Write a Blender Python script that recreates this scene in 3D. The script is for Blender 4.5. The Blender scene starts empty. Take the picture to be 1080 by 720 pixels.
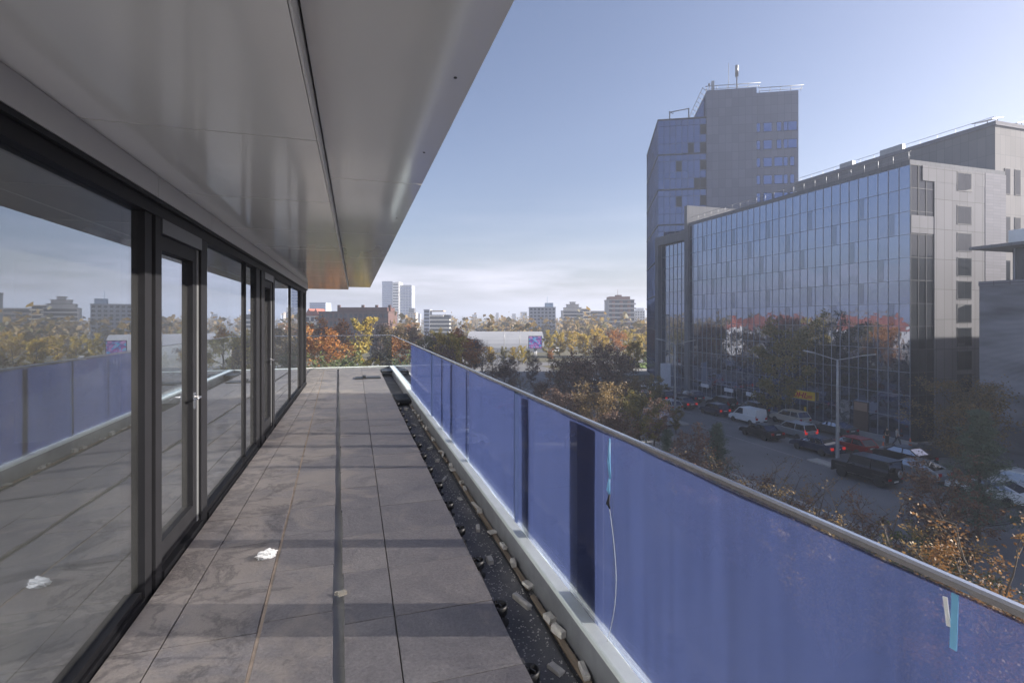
import bpy, bmesh, math, random
import numpy as np
from mathutils import Matrix, Vector
R = math.radians
random.seed(7)
scene = bpy.context.scene
C = scene.collection

# ---------------------------------------------------------------- camera, sky, sun, exposure
YAW = R(17.1)
cam = bpy.data.cameras.new('camera'); cam_o = bpy.data.objects.new('camera', cam); C.objects.link(cam_o)
cam_o.location = (0, 0, 0); cam_o.rotation_euler = (R(90), 0, -YAW)
cam.sensor_width = 36; cam.lens = 18; cam.shift_y = -24 / 1080
cam.clip_start = 0.05; cam.clip_end = 9000
scene.camera = cam_o

SUN_AZ, SUN_EL = R(107), R(22)          # azimuth clockwise from +Y
world = bpy.data.worlds.new('World'); scene.world = world; world.use_nodes = True
wn = world.node_tree; wn.nodes.clear()
def wnode(t, **kw):
    n = wn.nodes.new(t)
    for k, v in kw.items(): setattr(n, k, v)
    return n
sky = wnode('ShaderNodeTexSky', sky_type='NISHITA', sun_disc=False)
sky.sun_elevation = SUN_EL; sky.sun_rotation = SUN_AZ
sky.altitude = 80; sky.air_density = 1.0; sky.dust_density = 2.6; sky.ozone_density = 2.2
bg = wnode('ShaderNodeBackground'); bg.inputs['Strength'].default_value = 0.060
wout = wnode('ShaderNodeOutputWorld')
tc = wnode('ShaderNodeTexCoord'); sep = wnode('ShaderNodeSeparateXYZ')
wn.links.new(tc.outputs['Generated'], sep.inputs[0])
mp = wnode('ShaderNodeMapping'); mp.inputs['Scale'].default_value = (1.0, 1.0, 9.0)
nz = wnode('ShaderNodeTexNoise'); nz.inputs['Scale'].default_value = 2.2; nz.inputs['Detail'].default_value = 7; nz.inputs['Roughness'].default_value = .58
wn.links.new(tc.outputs['Generated'], mp.inputs[0]); wn.links.new(mp.outputs[0], nz.inputs['Vector'])
cr = wnode('ShaderNodeValToRGB'); cr.color_ramp.elements[0].position = .44; cr.color_ramp.elements[1].position = .62
wn.links.new(nz.outputs['Fac'], cr.inputs[0])
band = wnode('ShaderNodeValToRGB')          # cirrus lies low, thinning out upwards
e = band.color_ramp.elements
e[0].position = 0.0; e[0].color = (.55, .55, .55, 1); e[1].position = .26; e[1].color = (0, 0, 0, 1)
for p, v in ((.03, .75), (.075, .85), (.115, .14)):
    k = e.new(p); k.color = (v, v, v, 1)
wn.links.new(sep.outputs['Z'], band.inputs[0])
mul = wnode('ShaderNodeMath', operation='MULTIPLY'); wn.links.new(cr.outputs[0], mul.inputs[0]); wn.links.new(band.outputs[0], mul.inputs[1])
mix = wnode('ShaderNodeMixRGB'); mix.inputs[2].default_value = (6.2, 6.5, 7.0, 1)
wn.links.new(mul.outputs[0], mix.inputs[0]); wn.links.new(sky.outputs[0], mix.inputs[1])
wb = wnode('ShaderNodeMixRGB', blend_type='MULTIPLY'); wb.inputs[0].default_value = 1; wb.inputs[2].default_value = (1.0, .93, 1.0, 1)
wn.links.new(mix.outputs[0], wb.inputs[1]); wn.links.new(wb.outputs[0], bg.inputs[0]); wn.links.new(bg.outputs[0], wout.inputs[0])

sun_l = bpy.data.lights.new('sun', 'SUN'); sun_l.energy = 5.0; sun_l.angle = R(.55); sun_l.color = (1, .93, .83)
sun_o = bpy.data.objects.new('sun', sun_l); C.objects.link(sun_o)
sun_dir = Vector((math.sin(SUN_AZ) * math.cos(SUN_EL), math.cos(SUN_AZ) * math.cos(SUN_EL), math.sin(SUN_EL)))
sun_o.rotation_euler = sun_dir.to_track_quat('Z', 'Y').to_euler()
vs = scene.view_settings
vs.view_transform = 'Standard'; vs.look = 'None'; vs.gamma = 1; vs.use_curve_mapping = False; vs.exposure = 1.55
scene.render.engine = 'CYCLES'
cy = scene.cycles
cy.use_denoising = True; cy.max_bounces = 8; cy.transparent_max_bounces = 16; cy.diffuse_bounces = 4; cy.glossy_bounces = 4
cy.sample_clamp_indirect = 6; cy.caustics_reflective = True; cy.blur_glossy = 0.3; cy.caustics_refractive = False

# ---------------------------------------------------------------- helpers
def tag(o, label=None, cat=None, group=None, kind=None):
    if label: o['label'] = label
    if cat: o['category'] = cat
    if group: o['group'] = group
    if kind: o['kind'] = kind
    return o
def empty(name, loc=(0, 0, 0), rz=0, label=None, cat=None, group=None):
    o = bpy.data.objects.new(name, None); C.objects.link(o); o.empty_display_size = .3
    o.location = loc; o.rotation_euler = (0, 0, rz)
    return tag(o, label, cat, group)
KIDS = {}
def link(name, me, parent=None):
    o = bpy.data.objects.new(name, me); C.objects.link(o)
    if parent:
        o.parent = parent; KIDS.setdefault(parent.name, []).append(o)
    return o
def copy_tree(o, parent=None):
    c = o.copy(); C.objects.link(c); c.parent = parent
    if parent: KIDS.setdefault(parent.name, []).append(c)
    for ch in list(KIDS.get(o.name, [])): copy_tree(ch, c)
    return c
class MB:
    """collects shapes; build() links them as one mesh object"""
    def __init__(s): s.v = []; s.f = []; s.smooth = []
    def add(s, vs, fs, sm=False):
        b = len(s.v); s.v += [tuple(p) for p in vs]; s.f += [tuple(i + b for i in f) for f in fs]; s.smooth += [sm] * len(fs)
        return s
    def box(s, x0, x1, y0, y1, z0, z1):
        return s.add([(x0,y0,z0),(x1,y0,z0),(x1,y1,z0),(x0,y1,z0),(x0,y0,z1),(x1,y0,z1),(x1,y1,z1),(x0,y1,z1)],
              [(3,2,1,0),(4,5,6,7),(0,1,5,4),(1,2,6,5),(2,3,7,6),(3,0,4,7)])
    def bbox(s, x0, x1, y0, y1, z0, z1, b):
        """box whose top edge is chamfered by b"""
        return s.add([(x0,y0,z0),(x1,y0,z0),(x1,y1,z0),(x0,y1,z0),(x0,y0,z1-b),(x1,y0,z1-b),(x1,y1,z1-b),(x0,y1,z1-b),
                      (x0+b,y0+b,z1),(x1-b,y0+b,z1),(x1-b,y1-b,z1),(x0+b,y1-b,z1)],
              [(3,2,1,0),(0,1,5,4),(1,2,6,5),(2,3,7,6),(3,0,4,7),(4,5,9,8),(5,6,10,9),(6,7,11,10),(7,4,8,11),(8,9,10,11)])
    def obox(s, c, sx, sy, sz, rz=0, rx=0, ry=0):
        M = Matrix.Translation(c) @ Matrix.Rotation(rz,4,'Z') @ Matrix.Rotation(ry,4,'Y') @ Matrix.Rotation(rx,4,'X')
        vs = [M @ Vector((a*sx/2,b*sy/2,d*sz/2)) for d in (-1,1) for a,b in ((-1,-1),(1,-1),(1,1),(-1,1))]
        return s.add(vs, [(3,2,1,0),(4,5,6,7),(0,1,5,4),(1,2,6,5),(2,3,7,6),(3,0,4,7)])
    def quad(s, a, b, c, d): return s.add([a,b,c,d], [(0,1,2,3)])
    def prism(s, poly, h0, h1, axis='z'):
        n = len(poly)
        f = {'z': lambda p,h:(p[0],p[1],h), 'y': lambda p,h:(p[0],h,p[1]), 'x': lambda p,h:(h,p[0],p[1])}[axis]
        vs = [f(p,h0) for p in poly] + [f(p,h1) for p in poly]
        return s.add(vs, [tuple(range(n))[::-1], tuple(range(n,2*n))] + [(i,(i+1)%n,n+(i+1)%n,n+i) for i in range(n)])
    def tube(s, pts, r, n=8, cap=True):
        pts = [Vector(p) for p in pts]; rs = r if isinstance(r,(list,tuple)) else [r]*len(pts)
        vs = []
        for i,p in enumerate(pts):
            d = (pts[min(i+1,len(pts)-1)] - pts[max(i-1,0)]).normalized()
            a = d.cross(Vector((0,0,1)) if abs(d.z) < .9 else Vector((1,0,0))).normalized(); b = d.cross(a)
            vs += [p + (a*math.cos(2*math.pi*k/n) + b*math.sin(2*math.pi*k/n))*rs[i] for k in range(n)]
        fs = [(i*n+k, i*n+(k+1)%n, (i+1)*n+(k+1)%n, (i+1)*n+k) for i in range(len(pts)-1) for k in range(n)]
        s.add(vs, fs, True)
        if cap: b = len(s.v)-len(vs); s.f += [tuple(b+k for k in range(n))[::-1], tuple(b+len(vs)-n+k for k in range(n))]; s.smooth += [False]*2
        return s
    def lathe(s, prof, c=(0,0,0), n=16, axis='z'):
        vs = []
        for r,z in prof:
            for k in range(n):
                a = 2*math.pi*k/n; x,y = r*math.cos(a), r*math.sin(a)
                vs.append({'z':(c[0]+x,c[1]+y,c[2]+z),'x':(c[0]+z,c[1]+x,c[2]+y),'y':(c[0]+x,c[1]+z,c[2]+y)}[axis])
        m = len(prof)
        s.add(vs, [(i*n+k,i*n+(k+1)%n,(i+1)*n+(k+1)%n,(i+1)*n+k) for i in range(m-1) for k in range(n)], True)
        b = len(s.v)-len(vs); s.f += [tuple(b+k for k in range(n))[::-1], tuple(b+(m-1)*n+k for k in range(n))]; s.smooth += [False]*2
        return s
    def mesh(s, name, m=None):
        me = bpy.data.meshes.new(name); me.from_pydata(s.v, [], s.f)
        me.polygons.foreach_set('use_smooth', s.smooth)
        if m: me.materials.append(m)
        me.update(); return me
    def build(s, name, m=None, parent=None): return link(name, s.mesh(name, m), parent)
def fix_normals(o):
    bm = bmesh.new(); bm.from_mesh(o.data); bmesh.ops.recalc_face_normals(bm, faces=bm.faces); bm.to_mesh(o.data); bm.free(); return o

# photograph calibration: a pixel of the 1080x720 photograph and a distance or a ground height give a place in the world
ct, st = math.cos(YAW), math.sin(YAW)
def at(u, d, v=None, Z=0.0):
    a = (u - 540) / 540
    return Vector((d * (a * ct + st), d * (ct - a * st), (336 - v) / 540 * d if v is not None else Z))
GZ = -12.5                                  # street level below the camera

# ---------------------------------------------------------------- materials
def new_mat(name):
    m = bpy.data.materials.new(name); m.use_nodes = True; n = m.node_tree
    return m, n, n.nodes['Principled BSDF'], n.nodes['Material Output']
def nd(n, t, ins=None, **kw):
    o = n.nodes.new(t)
    for k, v in kw.items(): setattr(o, k, v)
    for k, v in (ins or {}).items():
        if hasattr(v, 'is_output'): n.links.new(v, o.inputs[k])
        else: o.inputs[k].default_value = v
    return o
def col(c, a=1): return (c[0], c[1], c[2], a)
def ramp(n, fac, stops, interp='LINEAR'):
    r = nd(n, 'ShaderNodeValToRGB', {0: fac}); r.color_ramp.interpolation = interp
    el = r.color_ramp.elements
    el[0].position, el[0].color = stops[0][0], col(stops[0][1])
    el[1].position, el[1].color = stops[-1][0], col(stops[-1][1])
    for p, c in stops[1:-1]: k = el.new(p); k.color = col(c)
    return r.outputs[0]
def plain(name, c, rough=.5, metal=0, var=.12, scale=3.0, bump=0, bscale=60, spec=.5, stretch=None, coat=0):
    """one colour with blotchy wear"""
    m, n, p, o = new_mat(name)
    t = nd(n, 'ShaderNodeTexCoord').outputs['Object']
    if stretch: t = nd(n, 'ShaderNodeMapping', {0: t, 'Scale': stretch}).outputs[0]
    z = nd(n, 'ShaderNodeTexNoise', {'Vector': t, 'Scale': scale, 'Detail': 6, 'Roughness': .62})
    cc = ramp(n, z.outputs['Fac'], [(.28, tuple(x*(1-var) for x in c)), (.72, tuple(min(1,x*(1+var)) for x in c))])
    n.links.new(cc, p.inputs['Base Color'])
    p.inputs['Roughness'].default_value = rough; p.inputs['Metallic'].default_value = metal; p.inputs['Specular IOR Level'].default_value = spec
    p.inputs['Coat Weight'].default_value = coat
    if bump:
        b = nd(n, 'ShaderNodeTexNoise', {'Vector': t, 'Scale': bscale, 'Detail': 4})
        bb = nd(n, 'ShaderNodeBump', {'Height': b.outputs['Fac'], 'Strength': bump, 'Distance': .02})
        n.links.new(bb.outputs[0], p.inputs['Normal'])
    return m
M = {}
def mat_tile():
    m, n, p, o = new_mat('slate_tile')
    t = nd(n, 'ShaderNodeTexCoord').outputs['Object']
    g = nd(n, 'ShaderNodeNewGeometry').outputs['Random Per Island']
    off = nd(n, 'ShaderNodeVectorMath', {0: nd(n, 'ShaderNodeCombineXYZ', {0: g, 1: g, 2: g}).outputs[0], 'Scale': 37.0}, operation='SCALE').outputs[0]
    tt = nd(n, 'ShaderNodeVectorMath', {0: t, 1: off}, operation='ADD').outputs[0]
    big = nd(n, 'ShaderNodeTexNoise', {'Vector': tt, 'Scale': 3.2, 'Detail': 8, 'Roughness': .66, 'Distortion': .8}).outputs['Fac']
    fine = nd(n, 'ShaderNodeTexNoise', {'Vector': tt, 'Scale': 55, 'Detail': 5, 'Roughness': .7}).outputs['Fac']
    vein = nd(n, 'ShaderNodeTexNoise', {'Vector': tt, 'Scale': 5, 'Detail': 5, 'Roughness': .6, 'Distortion': 2.2}).outputs['Fac']
    base = ramp(n, big, [(.25, (.115,.107,.113)), (.5, (.155,.145,.15)), (.75, (.20,.187,.188))])
    vv = ramp(n, nd(n, 'ShaderNodeMath', {0: nd(n, 'ShaderNodeMath', {0: vein, 1: .5}, operation='SUBTRACT').outputs[0]}, operation='ABSOLUTE').outputs[0], [(0, (1,1,1)), (.012, (0,0,0))])
    c1 = nd(n, 'ShaderNodeMixRGB', {0: nd(n, 'ShaderNodeMath', {0: vv, 1: .28}, operation='MULTIPLY').outputs[0], 1: base, 2: col((.24,.225,.225))}).outputs[0]
    c2 = nd(n, 'ShaderNodeMixRGB', {0: .45, 1: c1, 2: ramp(n, fine, [(.3,(.28,.28,.28)),(.7,(.74,.74,.74))])}, blend_type='OVERLAY').outputs[0]
    tint = ramp(n, g, [(0,(.86,.86,.88)),(.5,(1,1,1)),(1,(1.1,1.07,1.03))])
    c3 = nd(n, 'ShaderNodeMixRGB', {0: 1, 1: c2, 2: tint}, blend_type='MULTIPLY').outputs[0]
    # mud and dust left by the builders, not cut at the joints; thicker towards the glass wall
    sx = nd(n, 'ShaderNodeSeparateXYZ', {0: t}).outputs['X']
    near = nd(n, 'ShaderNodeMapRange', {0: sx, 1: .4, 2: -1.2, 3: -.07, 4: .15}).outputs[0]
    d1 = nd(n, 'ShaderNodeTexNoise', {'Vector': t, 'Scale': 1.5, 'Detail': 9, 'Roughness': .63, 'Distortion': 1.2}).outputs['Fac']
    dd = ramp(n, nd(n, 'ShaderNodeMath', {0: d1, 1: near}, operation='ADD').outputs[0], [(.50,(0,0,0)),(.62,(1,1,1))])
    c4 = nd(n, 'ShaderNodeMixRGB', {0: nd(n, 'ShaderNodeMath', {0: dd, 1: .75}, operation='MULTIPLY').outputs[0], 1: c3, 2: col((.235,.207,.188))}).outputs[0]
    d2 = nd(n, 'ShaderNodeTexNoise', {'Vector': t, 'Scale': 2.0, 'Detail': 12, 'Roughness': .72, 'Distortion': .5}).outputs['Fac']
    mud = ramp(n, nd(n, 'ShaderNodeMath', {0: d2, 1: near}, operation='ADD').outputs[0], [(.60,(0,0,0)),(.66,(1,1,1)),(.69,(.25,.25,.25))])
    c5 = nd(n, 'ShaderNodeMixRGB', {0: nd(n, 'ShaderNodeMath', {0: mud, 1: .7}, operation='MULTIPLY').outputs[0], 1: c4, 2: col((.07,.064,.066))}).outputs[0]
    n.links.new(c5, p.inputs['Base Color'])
    n.links.new(ramp(n, big, [(.3,(.5,.5,.5)),(.7,(.72,.72,.72))]), p.inputs['Roughness'])
    h = nd(n, 'ShaderNodeMath', {0: nd(n, 'ShaderNodeMath', {0: big, 1: 2.5}, operation='MULTIPLY').outputs[0], 1: fine}, operation='ADD').outputs[0]
    n.links.new(nd(n, 'ShaderNodeBump', {'Height': h, 'Strength': .8, 'Distance': .007}).outputs[0], p.inputs['Normal'])
    return m
M['tile'] = mat_tile()
def mat_ground(name, stops, scale, fine, bump=.4, dist=.02, rough=.9):
    m, n, p, o = new_mat(name)
    t = nd(n, 'ShaderNodeTexCoord').outputs['Object']
    a = nd(n, 'ShaderNodeTexNoise', {'Vector': t, 'Scale': scale, 'Detail': 9, 'Roughness': .65}).outputs['Fac']
    b = nd(n, 'ShaderNodeTexNoise', {'Vector': t, 'Scale': fine, 'Detail': 4, 'Roughness': .8}).outputs['Fac']
    c = nd(n, 'ShaderNodeMixRGB', {0: .6, 1: ramp(n, a, stops), 2: ramp(n, b, [(.3,(.25,.25,.25)),(.7,(.75,.75,.75))])}, blend_type='OVERLAY').outputs[0]
    n.links.new(c, p.inputs['Base Color']); p.inputs['Roughness'].default_value = rough
    n.links.new(nd(n, 'ShaderNodeBump', {'Height': b, 'Strength': bump, 'Distance': dist}).outputs[0], p.inputs['Normal'])
    return m
M['ground'] = mat_ground('leafy_earth', [(.3,(.06,.055,.035)),(.5,(.09,.085,.05)),(.7,(.12,.09,.05))], .15, 3)
M['asphalt'] = mat_ground('asphalt', [(.3,(.12,.12,.128)),(.7,(.175,.174,.178))], .25, 18, rough=.8)
M['pave'] = mat_ground('paving', [(.3,(.20,.20,.20)),(.7,(.30,.295,.285))], .4, 9)
M['lawn'] = mat_ground('lawn', [(.3,(.10,.17,.03)),(.7,(.17,.25,.05))], .5, 12)
M['membrane'] = mat_ground('membrane', [(.3,(.10,.10,.105)),(.55,(.15,.145,.145)),(.75,(.26,.24,.22))], 2.2, 160, bump=.8, dist=.004)
M['mortar'] = mat_ground('mortar', [(.3,(.22,.20,.17)),(.7,(.36,.33,.28))], 6, 120, bump=.9, dist=.006)
M['kerb'] = plain('kerb_stone', (.33,.32,.30), .85, var=.2, scale=2)
M['marking'] = plain('road_paint', (.26,.26,.26), .7, var=.2, scale=5)
M['frame'] = plain('anthracite_frame', (.012,.012,.014), .55, var=.15, scale=4, spec=.15)
M['frame_light'] = plain('grey_frame_face', (.055,.058,.066), .4, var=.1)
M['steel'] = plain('brushed_steel', (.66,.66,.67), .24, 1, var=.08, scale=20)
M['alu'] = plain('anodised_channel', (.70,.75,.73), .45, .15, var=.08, scale=6)
M['galv'] = plain('galvanised_sheet', (.30,.31,.33), .5, .4, var=.2, scale=5)
M['black_plastic'] = plain('black_plastic', (.018,.018,.019), .45)
M['concrete'] = plain('concrete', (.34,.335,.33), .85, var=.18, scale=1.2, bump=.3)
M['plaster'] = plain('interior_plaster', (.46,.43,.39), .8, var=.06)
M['int_floor'] = plain('interior_screed', (.15,.14,.13), .7, var=.2, scale=1.5)
M['batten'] = plain('weathered_timber', (.24,.185,.135), .8, var=.35, scale=5, stretch=(6,.6,6))
M['offcut'] = plain('stone_offcut', (.50,.47,.43), .85, var=.2, scale=14, bump=.5)
M['cloth'] = plain('crumpled_paper', (.72,.72,.71), .8, var=.08)
M['tape_blue'] = plain('blue_tape', (.18,.42,.62), .4)
M['cord'] = plain('pale_cord', (.62,.66,.62), .6)
M['red'] = plain('red_plastic', (.5,.05,.05), .5)
def mat_soffit():
    m, n, p, o = new_mat('soffit_panel')
    t = nd(n, 'ShaderNodeTexCoord').outputs['Object']
    g = nd(n, 'ShaderNodeNewGeometry').outputs['Random Per Island']
    z = nd(n, 'ShaderNodeTexNoise', {'Vector': nd(n, 'ShaderNodeMapping', {0: t, 'Scale': (2.2,.35,1)}).outputs[0], 'Scale': 1.2, 'Detail': 4}).outputs['Fac']
    c = nd(n, 'ShaderNodeMixRGB', {0: 1, 1: ramp(n, z, [(.3,(.62,.605,.59)),(.7,(.67,.655,.635))]), 2: ramp(n, g, [(0,(.95,.95,.95)),(1,(1.03,1.03,1.03))])}, blend_type='MULTIPLY').outputs[0]
    n.links.new(c, p.inputs['Base Color'])
    n.links.new(ramp(n, z, [(.3,(.16,.16,.16)),(.7,(.24,.24,.24))]), p.inputs['Roughness'])
    p.inputs['Specular IOR Level'].default_value = .7; p.inputs['Coat Weight'].default_value = .8; p.inputs['Coat Roughness'].default_value = .10; p.inputs['Coat IOR'].default_value = 1.6
    w = nd(n, 'ShaderNodeTexNoise', {'Vector': t, 'Scale': 1.6, 'Detail': 2}).outputs['Fac']
    n.links.new(nd(n, 'ShaderNodeBump', {'Height': w, 'Strength': .25, 'Distance': .01}).outputs[0], p.inputs['Normal'])
    return m
M['soffit'] = mat_soffit()
def mat_glass(name, tint, refl, dust, rough=0.0, dustcol=(.55,.53,.5)):
    """a pane: a share is mirrored (more at grazing angles), a little dust scatters, the rest passes"""
    m, n, p, o = new_mat(name); n.nodes.remove(p)
    fr = nd(n, 'ShaderNodeMath', {0: nd(n, 'ShaderNodeLayerWeight', {'Blend': .5}).outputs['Facing'], 1: 2.6}, operation='POWER').outputs[0]
    fac = nd(n, 'ShaderNodeMapRange', {0: fr, 1: 0, 2: 1, 3: refl, 4: 1.0}).outputs[0]
    tr = nd(n, 'ShaderNodeBsdfTransparent', {'Color': col(tint)})
    gl = nd(n, 'ShaderNodeBsdfGlossy', {'Color': (.84,.90,1.0,1), 'Roughness': rough})
    t = nd(n, 'ShaderNodeTexCoord').outputs['Object']
    dn = nd(n, 'ShaderNodeTexNoise', {'Vector': nd(n, 'ShaderNodeMapping', {0: t, 'Scale': (1,1,.35)}).outputs[0], 'Scale': 2.5, 'Detail': 6, 'Roughness': .6}).outputs['Fac']
    df = nd(n, 'ShaderNodeBsdfDiffuse', {'Color': col(dustcol)})
    tl = nd(n, 'ShaderNodeBsdfTranslucent', {'Color': col(dustcol)})
    ds = nd(n, 'ShaderNodeMixShader', {0: .5, 1: df.outputs[0], 2: tl.outputs[0]})
    a = nd(n, 'ShaderNodeMixShader', {0: fac, 1: tr.outputs[0], 2: gl.outputs[0]})
    b = nd(n, 'ShaderNodeMixShader', {0: nd(n, 'ShaderNodeMath', {0: dn, 1: dust*2}, operation='MULTIPLY').outputs[0], 1: a.outputs[0], 2: ds.outputs[0]})
    n.links.new(b.outputs[0], o.inputs[0])
    return m
M['window_glass'] = mat_glass('coated_window_glass', (.60,.64,.64), .26, .038)
M['rail_glass'] = mat_glass('railing_glass', (.975,.99,.985), .010, .004)
M['shop_glass'] = mat_glass('pane_glass', (.3,.33,.35), .3, .03)
def mat_film(name, c, transp, tcol):
    m, n, p, o = new_mat(name); n.nodes.remove(p)
    t = nd(n, 'ShaderNodeTexCoord').outputs['Object']
    z = nd(n, 'ShaderNodeTexNoise', {'Vector': nd(n, 'ShaderNodeMapping', {0: t, 'Scale': (1,7,.35)}).outputs[0], 'Scale': 2.2, 'Detail': 5}).outputs['Fac']
    w = nd(n, 'ShaderNodeTexNoise', {'Vector': t, 'Scale': 1.1, 'Detail': 6, 'Roughness': .6}).outputs['Fac']
    cc = ramp(n, z, [(.3, tuple(x*.84 for x in c)), (.7, tuple(x*1.14 for x in c))])
    cc = nd(n, 'ShaderNodeMixRGB', {0: nd(n, 'ShaderNodeMath', {0: w, 1: .10}, operation='MULTIPLY').outputs[0], 1: cc, 2: col((.16,.18,.3))}).outputs[0]
    df = nd(n, 'ShaderNodeBsdfDiffuse', {'Color': cc}); tl = nd(n, 'ShaderNodeBsdfTranslucent', {'Color': cc})
    tp = nd(n, 'ShaderNodeBsdfTransparent', {'Color': col(tcol)})
    a = nd(n, 'ShaderNodeMixShader', {0: .5, 1: df.outputs[0], 2: tl.outputs[0]})
    b = nd(n, 'ShaderNodeMixShader', {0: transp, 1: a.outputs[0], 2: tp.outputs[0]})
    n.links.new(b.outputs[0], o.inputs[0]); return m
M['film'] = mat_film('blue_film', (.040,.058,.158), .34, (.95,.92,.95))
M['shadow_film'] = mat_film('dark_shadow_strip', (.12,.12,.14), .02, (.3,.3,.4))  # window post shadow put into a dark, nearly opaque colour
# ================================================================ the terrace
FZ = -1.70          # top of the paving
TY0, TY1 = -3.0, 18.4
WX = -1.23          # plane of the window wall
RX = 1.25           # plane of the railing
CY = 14.5           # corner of the glazed room
gapx = lambda y: -.055 - .0295*(y-2)           # the open gap that runs between two tile fields
cutx = lambda y: -.475 - .031*(y-2.4)          # the skewed cut further left
mb = MB()
rr = random.Random(3)
def tile(x00, x01, x10, x11, y0, y1):
    """a paver between y0 and y1; x0., x1. its left and right edge at either end"""
    g, z = .0035, FZ + rr.uniform(-.0022, .0022); b = .0016
    e = rr.uniform(-.002, .002)
    P = [(x00+g,y0+g),(x10-g,y0+g),(x11-g,y1-g),(x01+g,y1-g)]
    cx = sum(p[0] for p in P)/4; cyy = sum(p[1] for p in P)/4
    Q = [(p[0]-b*math.copysign(1,p[0]-cx), p[1]-b*math.copysign(1,p[1]-cyy)) for p in P]
    zz = [z-e, z+e*.5, z+e, z-e*.5]
    vs = [(p[0],p[1],z-.022) for p in P] + [(p[0],p[1],zz[i]-b) for i,p in enumerate(P)] + [(q[0],q[1],zz[i]) for i,q in enumerate(Q)]
    mb.add(vs, [(0,1,5,4),(1,2,6,5),(2,3,7,6),(3,0,4,7),(4,5,9,8),(5,6,10,9),(6,7,11,10),(7,4,8,11),(8,9,10,11)])
Y = TY0
k = 0
while Y < TY1 - .05:
    y0, y1 = Y, min(Y+.6, TY1)
    j = rr.uniform(-.006,.006)
    tile(.22,.22,.80+j*.6,.80+j*.6,y0,y1)                                   # outer field
    tile(gapx(y0)+.026+j,gapx(y1)+.026+j,.22,.22,y0,y1)
    Y += .6; k += 1
Y = TY0 + .16
tile(cutx(TY0)+.006, cutx(Y)+.006, gapx(TY0)-.026, gapx(Y)-.026, TY0, Y)
while Y < TY1 - .05:
    y0, y1 = Y, min(Y+.6, TY1); j = rr.uniform(-.006,.006)
    tile(cutx(y0)+.006,cutx(y1)+.006,gapx(y0)-.026+j,gapx(y1)-.026+j,y0,y1)
    Y += .6
Y = TY0 + .06
while Y < TY1 - .05:
    y0, y1 = Y, min(Y+.6, TY1); j = rr.uniform(-.004,.004)
    tile(-.96,-.96,cutx(y0)-.006+j,cutx(y1)-.006+j,y0,y1)
    x = -.96
    lim = -1.19 if y1 < CY + .2 else -12
    while x > lim + .02:
        xn = max(x-.6, lim); tile(xn,xn,x,x,y0,y1); x = xn
    Y += .6
tag(mb.build('terrace_floor', M['tile']), kind='structure')
mb = MB(); mb.box(-1.24, 1.29, TY0, TY1+.06, -2.0, -1.852); mb.box(-12, -1.24, CY+.12, TY1+.06, -2.0, -1.853)
tag(mb.build('terrace_membrane', M['membrane']), kind='structure')
mb = MB(); mb.box(-1.20, .79, TY0, TY1-.02, -1.849, -1.742); tag(mb.build('terrace_screed', M['concrete']), kind='structure')
mb = MB()
pts = []
y = TY0
rr = random.Random(5)
while y < 12.3:                             # uneven mortar edge along the pavers
    y2 = y + rr.uniform(.25,.5); w0 = .865 + rr.uniform(-.012,.014)
    mb.add([(.806,y,-1.85),(w0,y,-1.85),(w0,y2,-1.85),(.806,y2,-1.85),(.806,y,-1.79),(w0-.02,y,-1.80+rr.uniform(-.008,.008)),(w0-.02,y2,-1.80),(.806,y2,-1.79)],
           [(4,5,6,7),(0,1,5,4),(1,2,6,5),(2,3,7,6)])
    y = y2
tag(mb.build('mortar_edge', M['mortar']), kind='structure')
mb = MB()                                   # dusty mortar left showing in the skewed cut
mb.add([(cutx(TY0)-.009,TY0,-1.7055),(cutx(TY0)+.009,TY0,-1.7055),(cutx(TY1)+.009,TY1,-1.7055),(cutx(TY1)-.009,TY1,-1.7055)],[(0,1,2,3)])
tag(mb.build('joint_fill', plain('rusty_joint', (.24,.19,.15), .9, var=.35, scale=3, stretch=(1,3,1))), kind='structure')

# ---------------------------------------------------------------- our own building: slab, glazed front, soffit
bld = empty('apartment_building', (0,0,0), 0, 'grey terraced apartment building with dark framed glass wall and metal soffit beside the camera', 'building')
mb = MB(); mb.box(-22, 1.33, TY0, TY1+.14, -2.45, -2.0); mb.build('terrace_slab', M['concrete'], bld)
mb = MB(); mb.box(-22, 1.2, -12, TY1-.8, -12.49, -2.45); mb.build('lower_wall', plain('lower_render', (.42,.41,.39), .8), bld)
mb = MB(); mb.box(-12, WX-.02, -8, CY-.02, -2.0, -1.76); mb.build('room_floor', M['int_floor'], bld)
mb = MB(); mb.box(-7.2, -7.0, -8, CY-.3, -1.76, .82); mb.box(-7.2, WX-.1, -8.2, -8, -1.76, .82); mb.box(-4.6,-1.9,9.0,9.15,-1.76,.82); mb.build('room_wall', M['plaster'], bld)
mb = MB(); mb.box(-12, WX-.03, -8.2, CY-.03, .825, .86); mb.build('room_ceiling', M['plaster'], bld)
mb = MB(); mb.tube([(-3.2,2.2,.83),(-3.2,2.2,.74),(-3.16,2.24,.70)], .012, 6); mb.build('lamp_cable', M['black_plastic'], bld)
mb = MB(); mb.box(-22, .44, -9, 16.9, 1.08, 1.55); mb.build('roof_slab', M['concrete'], bld)
mb = MB(); mb.bbox(-22, .484, -9, 17.03, 1.055, 1.60, .01); mb.build('edge_fascia', M['frame_light'], bld)
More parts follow.
